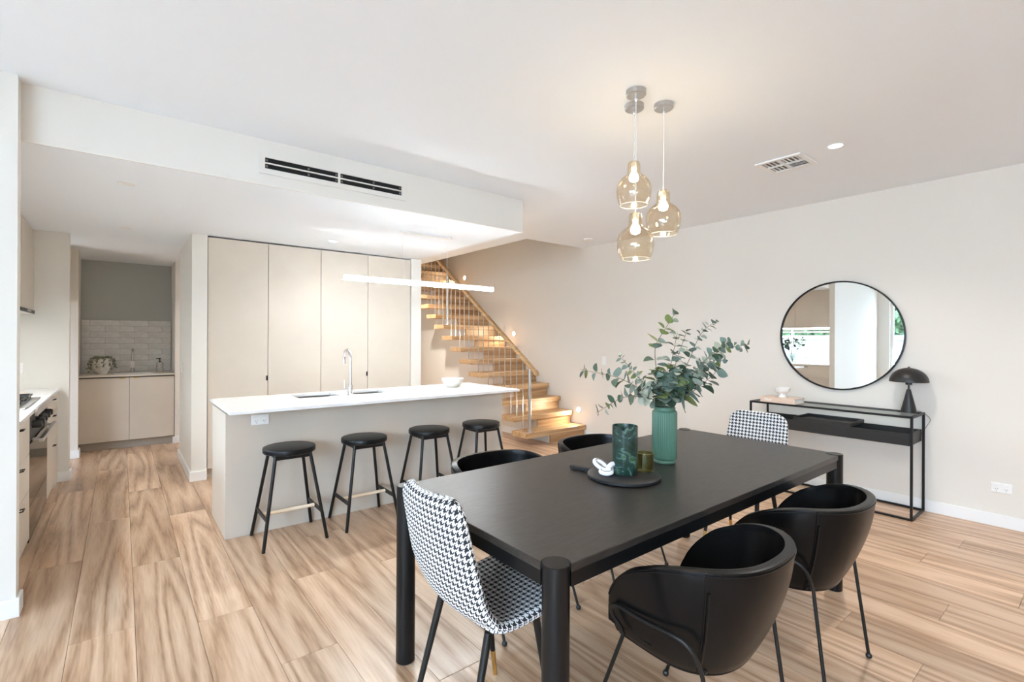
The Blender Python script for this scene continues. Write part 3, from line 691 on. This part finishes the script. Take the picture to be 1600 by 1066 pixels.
# ------------------------------------------------------------------ dining table
TX0, TX1, TY0, TY1, TZ, LR = .967, 3.127, 1.003, 1.937, .760, .040
tb = thing('dining_table', 'black timber dining table with round corner legs', 'table', ((TX0+TX1)/2, (TY0+TY1)/2, 0))
hx, hy = (TX1-TX0)/2, (TY1-TY0)/2
ex, ey = hx+.028, hy+.028
cr = LR+.004
poly = []
for sx, sy in ((1, 1), (-1, 1), (-1, -1), (1, -1)):
    d = math.sqrt(cr**2-.028**2)
    a0 = math.atan2(.028, -d) ; pts = []
    # concave notch around the leg, in the quadrant of the corner
    P0 = (-d, .028); P1 = (.028, -d)
    A0 = math.atan2(P0[1], P0[0]); A1 = math.atan2(P1[1], P1[0])+2*PI
    loc = [(cr*math.cos(A0+(A1-A0)*k/14), cr*math.sin(A0+(A1-A0)*k/14)) for k in range(15)]
    if sx*sy > 0: loc = loc[::-1]
    poly += [(sx*(hx+a), sy*(hy+b)) for a, b in loc]
MB().prism(poly, TZ-.028, TZ-.002, 2).build('tabletop', TABLETOP, tb, bevel=.002, segs=1)
for sy in (-1, 1): box(-hx+LR, hx-LR, sy*(hy+.012)-.011, sy*(hy+.012)+.011, TZ-.072, TZ-.0285).build('apron', BLACKWOOD, tb)
for sx in (-1, 1): box(sx*(hx+.012)-.011, sx*(hx+.012)+.011, -hy+LR, hy-LR, TZ-.072, TZ-.0285).build('apron', BLACKWOOD, tb)
for sx in (-1, 1):
    for sy in (-1, 1): MB().lathe([(0, 0), (LR-.004, 0), (LR, .004), (LR, TZ-.002), (LR-.002, TZ), (0, TZ)], 40, (sx*hx, sy*hy, 0)).build('leg', BLACKWOOD, tb, smooth=1)
# ------------------------------------------------------------------ black tub chairs
def lerp(a, b, t): return a+(b-a)*t
def interp(tab, x):
    for (a, fa), (b, fb) in zip(tab, tab[1:]):
        if x <= b: t = (x-a)/(b-a); t = max(0, min(1, t)); return fa+(fb-fa)*(t*t*(3-2*t)*.5+t*.5)
    return tab[-1][1]
RIMZ = [(-.32, .742), (-.24, .742), (-.16, .736), (-.08, .718), (-.02, .694), (.045, .660), (.09, .622), (.125, .585), (.155, .540), (.176, .490), (.188, .45)]
def rimz(y):
    """monotone smooth rim height"""
    T = RIMZ; y = max(T[0][0], min(T[-1][0], y))
    for i in range(len(T)-1):
        if y <= T[i+1][0]:
            (x0, f0), (x1, f1) = T[i], T[i+1]
            m0 = (T[i+1][1]-T[i-1][1])/(T[i+1][0]-T[i-1][0]) if i > 0 else 0
            m1 = (T[i+2][1]-f0)/(T[i+2][0]-x0) if i+2 < len(T) else (f1-f0)/(x1-x0)
            h = x1-x0; t = (y-x0)/h
            return (2*t**3-3*t*t+1)*f0+(t**3-2*t*t+t)*h*m0+(-2*t**3+3*t*t)*f1+(t**3-t*t)*h*m1
def tub_plan(u, a=.294, yb=-.315, yf=.188):
    """u in -1..1 round the U from left front over the back to right front"""
    t = abs(u)
    # back half: superellipse, front: straight arms
    yc = -.03; q = .62
    if t < q:
        an = (t/q)*PI/2; n = 2.35
        cx = a*math.copysign(abs(math.sin(an))**(2/n), 1); cy = yc+(yb-yc)*abs(math.cos(an))**(2/n)
    else:
        k = (t-q)/(1-q); cx = a-.018*k*k; cy = yc+(yf-yc)*k
    return (math.copysign(cx, u), cy)
def make_tub():
    e = thing('tub_chair', '', 'chair', (0, 0, 0), 0, 'black leather tub chairs')
    NU, NV = 64, 12
    mb = MB(); ring = []
    for i in range(NU+1):
        u = -1+2*i/NU; x, y = tub_plan(u); zr = rimz(y)
        zb = .385; kx, ky = .66, .66
        bx, by = x*kx, y*ky+.005
        if y > .05: by = lerp(by, y-.03, (y-.05)/.138)
        col = []
        for j in range(NV+1):
            t = j/NV; z = lerp(zb, zr, t)
            g = max(0, min(1, (z-zb)/(.742-zb)))           # flare profile by absolute height
            b_ = 1-(1-g)**1.75
            col.append((lerp(bx, x, b_), lerp(by, y, b_), z))
        ring.append(col)
    for c in ring: mb.v += c
    for i in range(NU):
        for j in range(NV):
            a = i*(NV+1)+j; mb.f.append((a, a+NV+1, a+NV+2, a+1))
    me = mb.mesh('shell', smooth=3); me.set_sharp_from_angle(angle=3)
    # all normals outward from the seat centre, then thicken inwards
    bm = bmesh.new(); bm.from_mesh(me); bm.faces.ensure_lookup_table()
    f = bm.faces[len(bm.faces)//2+NV//2]
    if f.normal.dot(Vector((0, -1, 0))) < 0: bmesh.ops.reverse_faces(bm, faces=bm.faces)
    bm.to_mesh(me); bm.free()
    for p in me.polygons: p.use_smooth = True
    sh = put('shell', me, LEATHER, e)
    md = sh.modifiers.new('thickness', 'SOLIDIFY'); md.thickness = .030; md.offset = -1
    md = sh.modifiers.new('round', 'BEVEL'); md.width = .011; md.segments = 3; md.limit_method = 'ANGLE'; md.angle_limit = 1.0
    # under-seat pan and cushion
    def ringat(z, k, dz=0): return [(lerp(tub_plan(-1+2*i/NU)[0]*.70, tub_plan(-1+2*i/NU)[0], k)*.985, lerp(tub_plan(-1+2*i/NU)[1]*.70+.01, tub_plan(-1+2*i/NU)[1], k)*.985, z) for i in range(NU+1)]
    pan = MB(); R0 = [(c[0][0]*.99, c[0][1]*.99) for c in ring]
    pan.prism(R0, .372, .41, 2).build('seat_pan', LEATHER, e, smooth=.9, bevel=.012, segs=3)
    R1 = []
    for i in range(NU+1):
        c = ring[i]; q = min(c, key=lambda p: abs(p[2]-.45)); d_ = Vector((q[0], q[1], 0)); ln_ = d_.length; d_ = d_*((ln_-.012)/ln_); R1.append((d_.x, d_.y if d_.y < .05 else lerp(d_.y, .192, (d_.y-.05)/.14)))
    MB().prism(R1, .415, .475, 2).build('seat_cushion', LEATHER, e, smooth=.9, bevel=.02, segs=3)
    # rim piping just below the top edge, on the outside
    pts = []
    for i in range(2, NU-1):
        c = ring[i][NV]; c2 = ring[i][NV-1]; p = Vector(c).lerp(Vector(c2), .35); n_ = Vector((c[0], c[1]+.02, 0)).normalized(); pts.append(p+n_*.0005)
    MB().tube(pts, .0028, 6).build('rim_piping', LEATHER, e, smooth=1)
    for s_ in (-1, 1):                       # welt seams at the back corners
        i = int(round((1+s_*.36)/2*NU)); pts = [Vector(p)+Vector((p[0], p[1], 0)).normalized()*.0008 for p in ring[i]]
        MB().tube(pts, .0035, 6).build('welt_seam', LEATHER, e, smooth=1)
        pts2 = [Vector(p)+Vector((p[0], p[1], 0)).normalized()*.0012 for p in [Vector(q0).lerp(Vector(q1), .4) for q0, q1 in zip(ring[i], ring[i-s_])][:NV-1]]
        MB().tube(pts2, .0042, 6).build('welt_seam', LEATHER, e, smooth=1)
    # bent steel frame with a side loop and splayed legs
    for s_ in (-1, 1):
        X0, X1 = s_*.242, s_*.225
        path = [(X0, .245, .008), (s_*.222, .098, .415), (s_*.232, .108, .445), (s_*.245, .122, .475), (s_*.253, .122, .505), (s_*.257, .102, .523), (s_*.259, .07, .526), (s_*.268, -.02, .528), (s_*.268, -.10, .530), (s_*.260, -.145, .522), (s_*.250, -.168, .500), (s_*.236, -.180, .465), (s_*.228, -.190, .425), (X0, -.245, .008)]
        fr = MB(); P_ = [Vector(p) for p in path]
        mid = smoothpath(P_[1:-1], 4)
        fr.tube([P_[0]]+mid, .0068, 10)
        fr.build('frame_loop', BLACKMETAL, e, smooth=1)
        MB().tube([mid[-1], P_[-1]], .0068, 10).build('leg', BLACKMETAL, e, smooth=1)
        for yy in (.245, -.245):
            MB().lathe([(0, 0), (.009, 0), (.0125, .006), (.0125, .013), (.008, .02), (0, .021)], 14, (X0, yy, 0)).build('foot', BLACKPL, e, smooth=1)
    for yy in (.095, -.17): MB().tube([(-.16, yy*.9, .395), (.16, yy*.9, .395)], .007, 8).build('cross_bar', BLACKMETAL, e, smooth=1)
    return e
tub = make_tub()
for i, (x, y, rz, lab) in enumerate([(1.53, .935, 0, 'black leather tub chair in the foreground on the near side of the table'), (2.33, .935, 0, 'black leather tub chair on the near side of the table, toward the console'), (1.608, 1.995, PI, 'black leather tub chair across the table, nearest the bar stools'), (2.39, 1.995, PI, 'black leather tub chair across the table, in front of the stairs')]):
    o = tub if i == 0 else copy_tree(tub)
    o.location = (x, y, 0); o.rotation_euler = (0, 0, rz); o['label'] = lab
# ------------------------------------------------------------------ houndstooth chairs
HT = houndstooth()
def make_hound():
    """faces +x locally; origin under the seat centre"""
    e = thing('houndstooth_chair', '', 'chair', (0, 0, 0), 0, 'houndstooth dining chairs')
    prof = [(-.262, .893), (-.256, .85), (-.238, .76), (-.215, .66), (-.190, .57), (-.155, .495), (-.10, .452), (-.02, .440), (.08, .447), (.17, .458), (.22, .455), (.245, .44)]
    pp_ = smoothpath([(a, 0, b) for a, b in prof], 8); n = len(pp_); NT_ = 14
    ln = [0]
    for a, b in zip(pp_, pp_[1:]): ln.append(ln[-1]+(b-a).length)
    Lt = ln[-1]; mb = MB(); uvs = []; NE = 6; ring_n = None
    for i, p in enumerate(pp_):
        s_ = ln[i]; hw = .213
        if s_ < .30: hw = lerp(.190, .218, s_/.30)
        dd = min(s_, Lt-s_); rc = .075 if s_ < Lt/2 else .09
        if dd < rc: hw = hw-rc+math.sqrt(max(0, rc*rc-(rc-dd)**2))
        th = .019*math.sqrt(max(.02, 1-(1-min(1, dd/.022))**2))
        k = pp_[min(i+1, n-1)]-pp_[max(i-1, 0)]; nrm = Vector((k.z, 0, -k.x)).normalized()
        if nrm.dot(Vector((1, 0, 1))) < 0: nrm = -nrm
        def cup(t): return .022*t*t*(1 if s_ < Lt*.55 else .5)
        ring = []; hi = hw-th; pt_ = PI*th; K = .464
        for j in range(NT_+1): t = -1+2*j/NT_; ring.append((t*hi, cup(t)+th, t*hi, 0))
        for j in range(1, NE): a_ = PI*j/NE; ring.append((hi+th*math.sin(a_), cup(1)+th*math.cos(a_), hi+th*a_, K-(hi+pt_-th*a_)))
        for j in range(NT_+1): t = 1-2*j/NT_; ring.append((t*hi, cup(t)-th, hi+pt_ if j == 0 else -hi-pt_, K-t*hi))
        for j in range(1, NE): a_ = PI*(NE-j)/NE; ring.append((-hi-th*math.sin(a_), cup(1)+th*math.cos(a_), -(hi+th*a_), K+(hi+pt_-th*a_)))
        ring_n = len(ring)
        for y, o_, ua, ub in ring: q = p+nrm*o_; mb.v.append((q.x, y, q.z)); uvs.append((ua, ub))
    vv = [0]
    thf = lambda q: .019*math.sqrt(max(.02, 1-(1-min(1, min(q, Lt-q)/.022))**2))
    for i in range(1, n): vv.append(vv[-1]+math.hypot(ln[i]-ln[i-1], thf(ln[i])-thf(ln[i-1])))
    fuv = []; h_ = NE//2; f0 = NT_+1
    for i in range(n-1):
        for j in range(ring_n):
            j2 = (j+1) % ring_n; ids = (i*ring_n+j, i*ring_n+j2, (i+1)*ring_n+j2, (i+1)*ring_n+j)
            mb.f.append(ids)
            back = NT_+h_ <= j < ring_n-h_          # which face of the chair the cloth belongs to
            fuv.append([(uvs[q][1 if back else 0], vv[q//ring_n]) for q in ids])
    for r0 in (0, (n-1)*ring_n):
        f_ = tuple(r0+j for j in range(ring_n)); mb.f.append(f_); fuv.append([(mb.v[q][1], mb.v[q][0]+mb.v[q][2]) for q in f_])
    me = bpy.data.meshes.new('shell'); me.from_pydata(mb.v, [], mb.f); ul = me.uv_layers.new(name='UVMap')
    for p, U in zip(me.polygons, fuv):
        p.use_smooth = True
        for li, u in zip(p.loop_indices, U): ul.data[li].uv = u
    bm = bmesh.new(); bm.from_mesh(me); bmesh.ops.recalc_face_normals(bm, faces=bm.faces); bm.to_mesh(me); bm.free()
    sh = put('upholstered_shell', me, HT, e)
    MB().gridslab([-.085, -.07, .10, .115], [-.13, -.115, .115, .13], {(1, 1)}, .408, .424).build('seat_frame', BLACKMETAL, e)
    for sx, fx in ((-1, -.215), (1, .17)):
        for sy in (-1, 1):
            tx = -.12 if sx < 0 else .12
            a, b = Vector((tx*.85, sy*.150, .428)), Vector((fx, sy*.175, 0)); c = a.lerp(b, .74)
            lg = MB().tube([a, c], [.0145, .0105], 14).build('leg', BLACKMETAL, e, smooth=1)
            MB().tube([c, b], [.0107, .0085], 14).build('brass_tip', BRASS, lg, smooth=1)
    return e
hc = make_hound()
for i, (x, y, rz, lab) in enumerate([(1.05, 1.45, 0, 'houndstooth fabric dining chair in the foreground at the left end of the table'), (3.22, 1.575, PI, 'houndstooth fabric dining chair at the far end of the table by the console')]):
    o = hc if i == 0 else copy_tree(hc)
    o.location = (x, y, 0); o.rotation_euler = (0, 0, rz); o['label'] = lab
# ------------------------------------------------------------------ on the table
VX, VY = 2.205, 1.482
vs_ = thing('ribbed_vase', 'tall ribbed green vase on the dining table', 'vase', (VX, VY, TZ))
GREEN = mat('green_ceramic', (.085, .185, .125), .45)
rib = lambda r, z, a: r-(.0024*max(0, math.cos(a*42))**4 if .026 < z < .262 and r > .06 else 0)
MB().lathe([(0, 0), (.054, 0), (.056, .003), (.056, .012), (.053, .016), (.0605, .022), (.0630, .028), (.0632, .15), (.0630, .258), (.060, .265), (.0535, .270), (.0535, .286), (.050, .287), (.049, .26), (.055, .24), (.055, .02), (0, .016)], 420, fn=rib).build('vase_body', GREEN, vs_, smooth=1)
LS = []
def leafmesh(k):
    mb = MB(); L_ = 1.0; n = 6; V = []
    for i in range(n+1):
        t = i/n; wd = .50*math.sin(PI*t**.8)**.7*(1-.18*t) if 0 < t < 1 else .0
        zb = -.16*t*t+.05*math.sin(PI*t)*(1 if k else -1)
        V.append(((-wd, t, zb+wd*.28), (0, t, zb), (wd, t, zb+wd*.28)))
    for a, b in zip(V, V[1:]):
        mb.quad(a[0], a[1], b[1], b[0]); mb.quad(a[1], a[2], b[2], b[1])
    return mb.mesh('leaf', smooth=1, weld=True)
LM = [mat('eucalypt_grey', (.20, .27, .225), .55, var=.18, vscale=20), mat('eucalypt_dark', (.085, .135, .085), .5, var=.25, vscale=20), mat('eucalypt_pale', (.48, .52, .42), .55, var=.15, vscale=20), mat('eucalypt_lime', (.22, .27, .09), .5, var=.2, vscale=20)]
for i in range(8):
    m_ = leafmesh(i % 2); m_.materials.append(LM[i//2]); LS.append(m_)
RV = Vector((.7805, -.6252, 0)); DV = Vector((.6252, .7805, 0))
STEMM = mat('eucalypt_stem', (.22, .15, .10), .7)
rnd = random.Random(11)
def branch(label, pts, n, size, lime=.1):
    """pts: offsets (sideways, away, up) from the vase mouth"""
    e = thing('eucalyptus_branch', label, 'foliage', (VX, VY, TZ+.02), 0, 'eucalyptus branches in the green vase')
    W3 = [Vector((0, 0, .0))+RV*(rnd.uniform(-.015, .015))]
    W3.append(RV*(.025*(1 if pts[-1][0] > 0 else -1) if abs(pts[-1][0]) > .1 else 0)+Vector((0, 0, .262)))
    W3 += [RV*a+DV*b+Vector((0, 0, c+.268)) for a, b, c in pts]
    pa = smoothpath(W3, 10); m_ = len(pa)
    MB().tube(pa, [lerp(.0028, .0010, k/m_) for k in range(m_)], 6).build('stem', STEMM, e, smooth=1)
    i0 = int(m_*.44)
    n = int(n*1.0)
    for k in range(n):
        t = ((k//2)/max(1, (n//2)-1))**.9; idx = min(m_-2, int(i0+(m_-1-i0)*t)); p = pa[idx]; tg = (pa[idx+1]-pa[idx]).normalized()
        sd = tg.orthogonal().normalized(); ang = (k//2)*PI/2+(k % 2)*PI+rnd.uniform(-.5, .5)
        out = (sd*math.cos(ang)+tg.cross(sd)*math.sin(ang)).normalized()
        dr = (out*1.0+tg*rnd.uniform(.1, .7)).normalized()
        sz = size*1.65*lerp(1.1, .6, t)*rnd.uniform(.8, 1.2)
        nz = (dr.cross(tg)).normalized(); nz = nz.cross(dr).normalized()
        xx = dr.cross(nz).normalized()
        mi = rnd.choice([0, 0, 0, 0, 1, 1, 2, 2]) if rnd.random() > lime else 3
        o = put('leaf', LS[mi*2+rnd.randint(0, 1)], None, e)
        o.matrix_local = Matrix.Translation(p+dr*.004) @ Matrix((xx, dr, nz)).transposed().to_4x4() @ Matrix.Rotation(rnd.uniform(-.6, .6), 4, 'Y') @ Matrix.Diagonal((sz, sz, sz, 1))
branch('eucalyptus branch reaching farthest left toward the stairs', [(-.10, -.02, .07), (-.25, -.03, .15), (-.44, -.02, .19)], 24, .038)
branch('low eucalyptus branch drooping left over the table', [(-.10, -.08, .05), (-.24, -.12, .06), (-.38, -.14, -.015)], 20, .040)
branch('eucalyptus branch with small lime leaves rising left', [(-.08, .02, .09), (-.15, .03, .17), (-.235, .02, .265)], 26, .026, .5)
branch('tallest upright eucalyptus branch', [(-.035, 0, .14), (-.05, 0, .30), (.0, 0, .40), (.06, .02, .487)], 18, .042, .3)
branch('upright eucalyptus branch just right of the tallest one', [(.02, .02, .12), (.05, .03, .26), (.075, .03, .385)], 16, .040, .2)
branch('eucalyptus branch reaching farthest right toward the mirror', [(.09, 0, .06), (.19, .02, .17), (.30, .03, .29), (.45, .02, .325)], 36, .036)
branch('eucalyptus branch with fine tip arching up to the right', [(.08, .05, .10), (.16, .08, .25), (.22, .08, .38), (.305, .08, .454)], 26, .030)
branch('eucalyptus branch with broad leaves leaning right at mid height', [(.08, -.05, .05), (.16, -.08, .12), (.25, -.08, .20)], 22, .048)
branch('slender eucalyptus branch rising toward the right of centre', [(.05, .06, .12), (.10, .08, .27), (.146, .08, .404)], 22, .028)
branch('short bushy eucalyptus branch at the centre', [(.0, -.02, .10), (.01, -.02, .22)], 24, .050)
branch('short bushy eucalyptus branch leaning toward the camera', [(.03, -.05, .10), (.04, -.085, .19)], 22, .044)
branch('leafy eucalyptus branch leaning right below the longest one', [(.10, .03, .09), (.22, .05, .19), (.34, .05, .25)], 28, .034)
branch('leafy eucalyptus branch leaning right above the longest one', [(.10, -.02, .12), (.21, -.02, .25), (.34, 0, .345)], 28, .032)
branch('short bushy eucalyptus branch left of centre', [(-.04, -.02, .08), (-.06, -.04, .17)], 20, .046, .25)
branch('short bushy eucalyptus branch right of centre', [(.06, -.02, .10), (.11, -.03, .20)], 24, .048)
branch('short eucalyptus branch at the back of the vase', [(.02, .06, .08), (.03, .10, .16)], 20, .046)
# serving board
bd = thing('serving_board', 'round black serving board with a handle on the dining table', 'board', (1.815, 1.435, TZ))
BLB = mat('black_board', (.012, .012, .014), .5, bump=.1, bscale=60)
MB().lathe([(0, 0), (.158, 0), (.165, .004), (.165, .014), (.160, .018), (0, .018)], 56).build('plate', BLB, bd, smooth=1)
ha = math.atan2(.246, -.085)
hp = [(.155, -.016), (.265, -.013), (.272, -.008), (.272, .008), (.265, .013), (.155, .016)]
hd_ = MB().prism(hp, .001, .017, 2).build('handle', BLB, bd, bevel=.003); hd_.rotation_euler = (0, 0, ha)
MB().tube(arc((.252, 0, .0165), .006, 0, 2*PI, 12, 'xy')[:-1], .0012, 5, closed=True).build('hole_ring', BLACKPL, hd_)
# marbled pitcher
ZB = TZ+.018
def marble():
    m = bpy.data.materials.new('marbled_resin'); m.use_nodes = True; nt = m.node_tree; N = nt.nodes; L = nt.links; b = N['Principled BSDF']
    tc = N.new('ShaderNodeTexCoord'); mp = N.new('ShaderNodeMapping'); mp.inputs['Scale'].default_value = (1, 1, 1.6); L.new(tc.outputs['Object'], mp.inputs[0])
    n = N.new('ShaderNodeTexNoise'); n.inputs['Scale'].default_value = 11; n.inputs['Detail'].default_value = 6; n.inputs['Distortion'].default_value = 2.2; L.new(mp.outputs[0], n.inputs[0])
    r = N.new('ShaderNodeValToRGB'); e = r.color_ramp.elements
    e[0].position = .3; e[0].color = (.006, .014, .012, 1); e[1].position = .8; e[1].color = (.06, .10, .03, 1)
    for p, c in ((.45, (.012, .035, .02)), (.54, (.02, .05, .05)), (.575, (.03, .08, .06)), (.59, (.20, .34, .28)), (.605, (.05, .12, .07)), (.68, (.03, .07, .02))):
        q = e.new(p); q.color = (*c, 1)
    L.new(n.outputs['Fac'], r.inputs['Fac']); L.new(r.outputs['Color'], b.inputs['Base Color']); b.inputs['Roughness'].default_value = .3
    return m
ph = thing('marbled_pitcher', 'dark green marbled pitcher on the serving board', 'pitcher', (1.822, 1.435, ZB))
mb = MB(); n = 64; spout = PI+.55
prof = [(0, 0), (.053, 0), (.0565, .004), (.0575, .05), (.0575, .215), (.0568, .219), (.0545, .219), (.0538, .215), (.0538, .012), (0, .012)]
i = 0
for r_, z in prof:
    for j in range(n):
        a = 2*PI*j/n; d = (a-spout+PI) % (2*PI)-PI; k = math.exp(-(d/.16)**2) if z > .18 else 0
        rr = r_+.007*k*(1 if r_ > .01 else 0); zz = z-.016*k
        mb.v.append((rr*math.cos(a), rr*math.sin(a), zz))
for p in range(len(prof)-1):
    for j in range(n): mb.f.append((p*n+j, p*n+(j+1) % n, (p+1)*n+(j+1) % n, (p+1)*n+j))
mb.build('pitcher_body', marble(), ph, smooth=1, weld=True)
gl = thing('ribbed_tumbler', 'small ribbed olive glass tumbler on the serving board', 'glass', (1.925, 1.40, ZB))
OLIVE = pane_mat('olive_glass', (.68, .67, .47), .10)
MB().lathe([(0, .001), (.037, .001), (.039, .004), (.039, .085), (.0365, .085), (.0365, .010), (0, .010)], 96, fn=lambda r, z, a: r+(.0012*math.cos(a*16) if r > .038 else 0)).build('tumbler_body', OLIVE, gl, smooth=1)
MB().tube([(.0378*math.cos(2*PI*k/40), .0378*math.sin(2*PI*k/40), .085) for k in range(40)], .0012, 6, closed=True).build('rim', mat('olive_rim', (.2, .2, .07), .2), gl, smooth=1)
# white chain knot
kn = thing('chain_knot', 'white chain link knot with black trim on the serving board', 'ornament', (1.742, 1.475, ZB+.03))
KW = mat('matte_white', (.86, .86, .88), .6)
def link(c, ax1, ax2, a, b, r):
    A, B = Vector(ax1).normalized(), Vector(ax2).normalized()
    return [Vector(c)+A*(a*math.cos(2*PI*k/28))+B*(b*math.sin(2*PI*k/28)) for k in range(28)]
u_ = RV; v_ = DV; z_ = Vector((0, 0, 1))
for c, a1, a2, a, b, r in [(u_*-.028+z_*.012, u_*.9+z_*-.45, v_*.7+z_*.5, .030, .019, .0105), (u_*.020-z_*.004, u_*.7+v_*.7, z_*.8+u_*.3, .026, .018, .0125), (u_*-.008-v_*.03-z_*.012, u_, v_*.9+z_*.25, .024, .016, .0105)]:
    p = link(c, a1, a2, a, b, r)
    lk = MB().tube(p, r, 12, closed=True).build('chain_link', KW, kn, smooth=1)
    nn = Vector(a1).cross(Vector(a2)).normalized()
    if nn.dot(-DV+z_) < 0: nn = -nn
    MB().tube([q+nn*r*.96 for q in p], .0014, 5, closed=True).build('black_trim', BLACKPL, lk, smooth=1)
# ------------------------------------------------------------------ console, mirror, lamp
cs = thing('console_table', 'slim black metal console with glass top under the mirror', 'console table', (4.945, 1.62, 0))
cx0, cx1, cy0, cy1, cz, rr = 4.755, 5.135, 1.0, 2.25, .808, .0085
def bar(a, b, nm): return at(cs, min(a[0], b[0])-rr, max(a[0], b[0])+rr, min(a[1], b[1])-rr, max(a[1], b[1])+rr, min(a[2], b[2])-rr, max(a[2], b[2])+rr).build(nm, BLACKMETAL, cs, bevel=.0015, segs=1)
X0, X1, Y0, Y1 = cx0+rr, cx1-rr, cy0+rr, cy1-rr
for x in (X0, X1):
    for y in (Y0, Y1): bar((x, y, rr), (x, y, cz-3*rr), 'leg')
    bar((x, Y0, cz-rr), (x, Y1, cz-rr), 'top_rail')
    if True: bar((x, Y0+2*rr, rr), (x, Y1-2*rr, rr), 'floor_rail')
for y in (Y0, Y1):
    bar((X0+2*rr, y, cz-rr), (X1-2*rr, y, cz-rr), 'top_rail'); bar((X0+2*rr, y, rr), (X1-2*rr, y, rr), 'floor_rail')
at(cs, X0+rr, X1-rr, Y0+rr, Y1-rr, cz-.008, cz-.001).build('glass_top', pane_mat('console_glass', (.95, .97, .96), .04, .3), cs)
TRB = mat('black_oak_veneer', (.014, .013, .012), .45, bump=.3, bscale=90)
bxm = MB(); l = cs.location
bx = (cx0+.018, cx1-.018, cy0+.02, cy1-.02)
bxm.gridslab([bx[0]-l.x, bx[0]+.012-l.x, bx[1]-.012-l.x, bx[1]-l.x], [bx[2]-l.y, bx[2]+.012-l.y, bx[3]-.012-l.y, bx[3]-l.y], {(1, 1)}, .575, .668)
bxm.build('storage_box', TRB, cs)
at(cs, bx[0]+.012, bx[1]-.012, bx[2]+.012, bx[3]-.012, .578, .588).build('box_base', TRB, cs)
ty = thing('sliding_tray', 'shallow black timber tray resting across the console box', 'tray', (4.945, 1.64, .669))
MB().gridslab([-.172, -.160, .160, .172], [-.225, -.213, .213, .225], {(1, 1)}, 0, .030).build('tray_rim', TRB, ty)
box(-.16, .16, -.213, .213, .001, .007).build('tray_base', TRB, ty)
mg = thing('magazine', 'pale magazine lying in the right bay of the console box', 'magazine', (4.90, 1.22, .589), .05)
box(-.105, .105, -.14, .14, 0, .008).build('pages', mat('paper', (.75, .73, .70), .6), mg)
box(-.106, .106, -.142, .142, .008, .010).build('cover', mat('magazine_cover', (.6, .58, .56), .35, var=.4, vscale=25), mg)
mr_ = thing('round_mirror', 'large round mirror with thin black frame on the right wall', 'mirror', (XR, 1.629, 1.438))
fr = MB().lathe([(.488, 0), (.5, 0), (.5, .024), (.4935, .026), (.488, .024)], 96, cap=False).build('frame', BLACKMETAL, mr_, smooth=.5); fr.rotation_euler = (0, -PI/2, 0)
g = MB().lathe([(.488, .008), (.488, .012), (0, .012)], 96, cap=False).build('mirror_glass', MIRROR, mr_); g.rotation_euler = (0, -PI/2, 0)
bo = MB().lathe([(.487, .001), (.487, .007), (0, .007)], 64, cap=False).build('backing', BLACKPL, mr_); bo.rotation_euler = (0, -PI/2, 0)
dlp = thing('dome_lamp', 'black mushroom dome table lamp on the console', 'table lamp', (5.03, 1.085, cz))
DL = mat('lamp_black', (.012, .011, .011), .4)
MB().lathe([(0, 0), (.054, 0), (.0545, .003), (.014, .186), (.010, .190), (0, .190)], 40).build('cone_base', DL, dlp, smooth=.4)
MB().lathe([(.0065, .188), (.0065, .226), (.022, .226), (.022, .254), (0, .254)], 24).build('stem', DL, dlp, smooth=.5)
dome = [(.130*math.cos(a), .250+.114*math.sin(a)) for a in [k*PI/2/14 for k in range(15)]]
inn = [(.126*math.cos(a), .250+.110*math.sin(a)) for a in [k*PI/2/14 for k in reversed(range(15))]]
MB().lathe(dome+[(0, .360)]+inn[1:], 48, cap=False).build('dome_shade', DL, dlp, smooth=.5)
MB().lathe([(.007, .363), (.007, .374), (0, .375)], 14).build('finial', DL, dlp, smooth=1)
MB().tube(smoothpath([(.05, -.02, .004), (.085, -.06, .004), (.110, -.115, -.05), (.112, -.09, -.12), (.11, -.05, -.2)], 6), .0018, 6).build('power_cord', BLACKPL, dlp, smooth=1)
bk2 = thing('coffee_table_book', 'thick blush pink hardcover book on the console', 'book', (4.877, 2.0, cz), 0)
box(-.105, .105, -.148, .148, .004, .042).build('page_block', mat('paper', (.75, .73, .70), .6), bk2)
BC = mat('blush_cover', (.72, .56, .45), .55)
MB().prism([(-.112, 0), (.112, 0), (.112, .0035), (-.1065, .0035), (-.1065, .0425), (.112, .0425), (.112, .046), (-.112, .046)], -.152, .152, 1).build('cover', BC, bk2)
fc = bpy.data.curves.new('title', 'FONT'); fc.body = 'Chlo\u00e9'; fc.size = .027; fc.extrude = .0002; fc.align_x = 'CENTER'; fc.align_y = 'CENTER'; fc.offset = .0006
to = bpy.data.objects.new('spine_title', fc); COL.objects.link(to); bpy.context.view_layer.update()
dg = bpy.context.evaluated_depsgraph_get(); tme = bpy.data.meshes.new_from_object(to.evaluated_get(dg)); bpy.data.objects.remove(to)
tt = put('spine_title', tme, mat('white_print', (.85, .83, .8), .5), bk2, (-.1126, .085, .024)); tt.rotation_euler = (PI/2, 0, -PI/2)
fb = thing('footed_bowl', 'small white footed bowl on top of the pink book', 'bowl', (4.885, 2.0, cz+.046))
MB().lathe([(0, 0), (.036, 0), (.037, .004), (.028, .03), (.03, .04), (.05, .048), (.060, .062), (.062, .09), (.058, .09), (.055, .066), (.04, .055), (0, .052)], 36).build('bowl_body', mat('white_glaze', (.85, .85, .83), .3), fb, smooth=1)
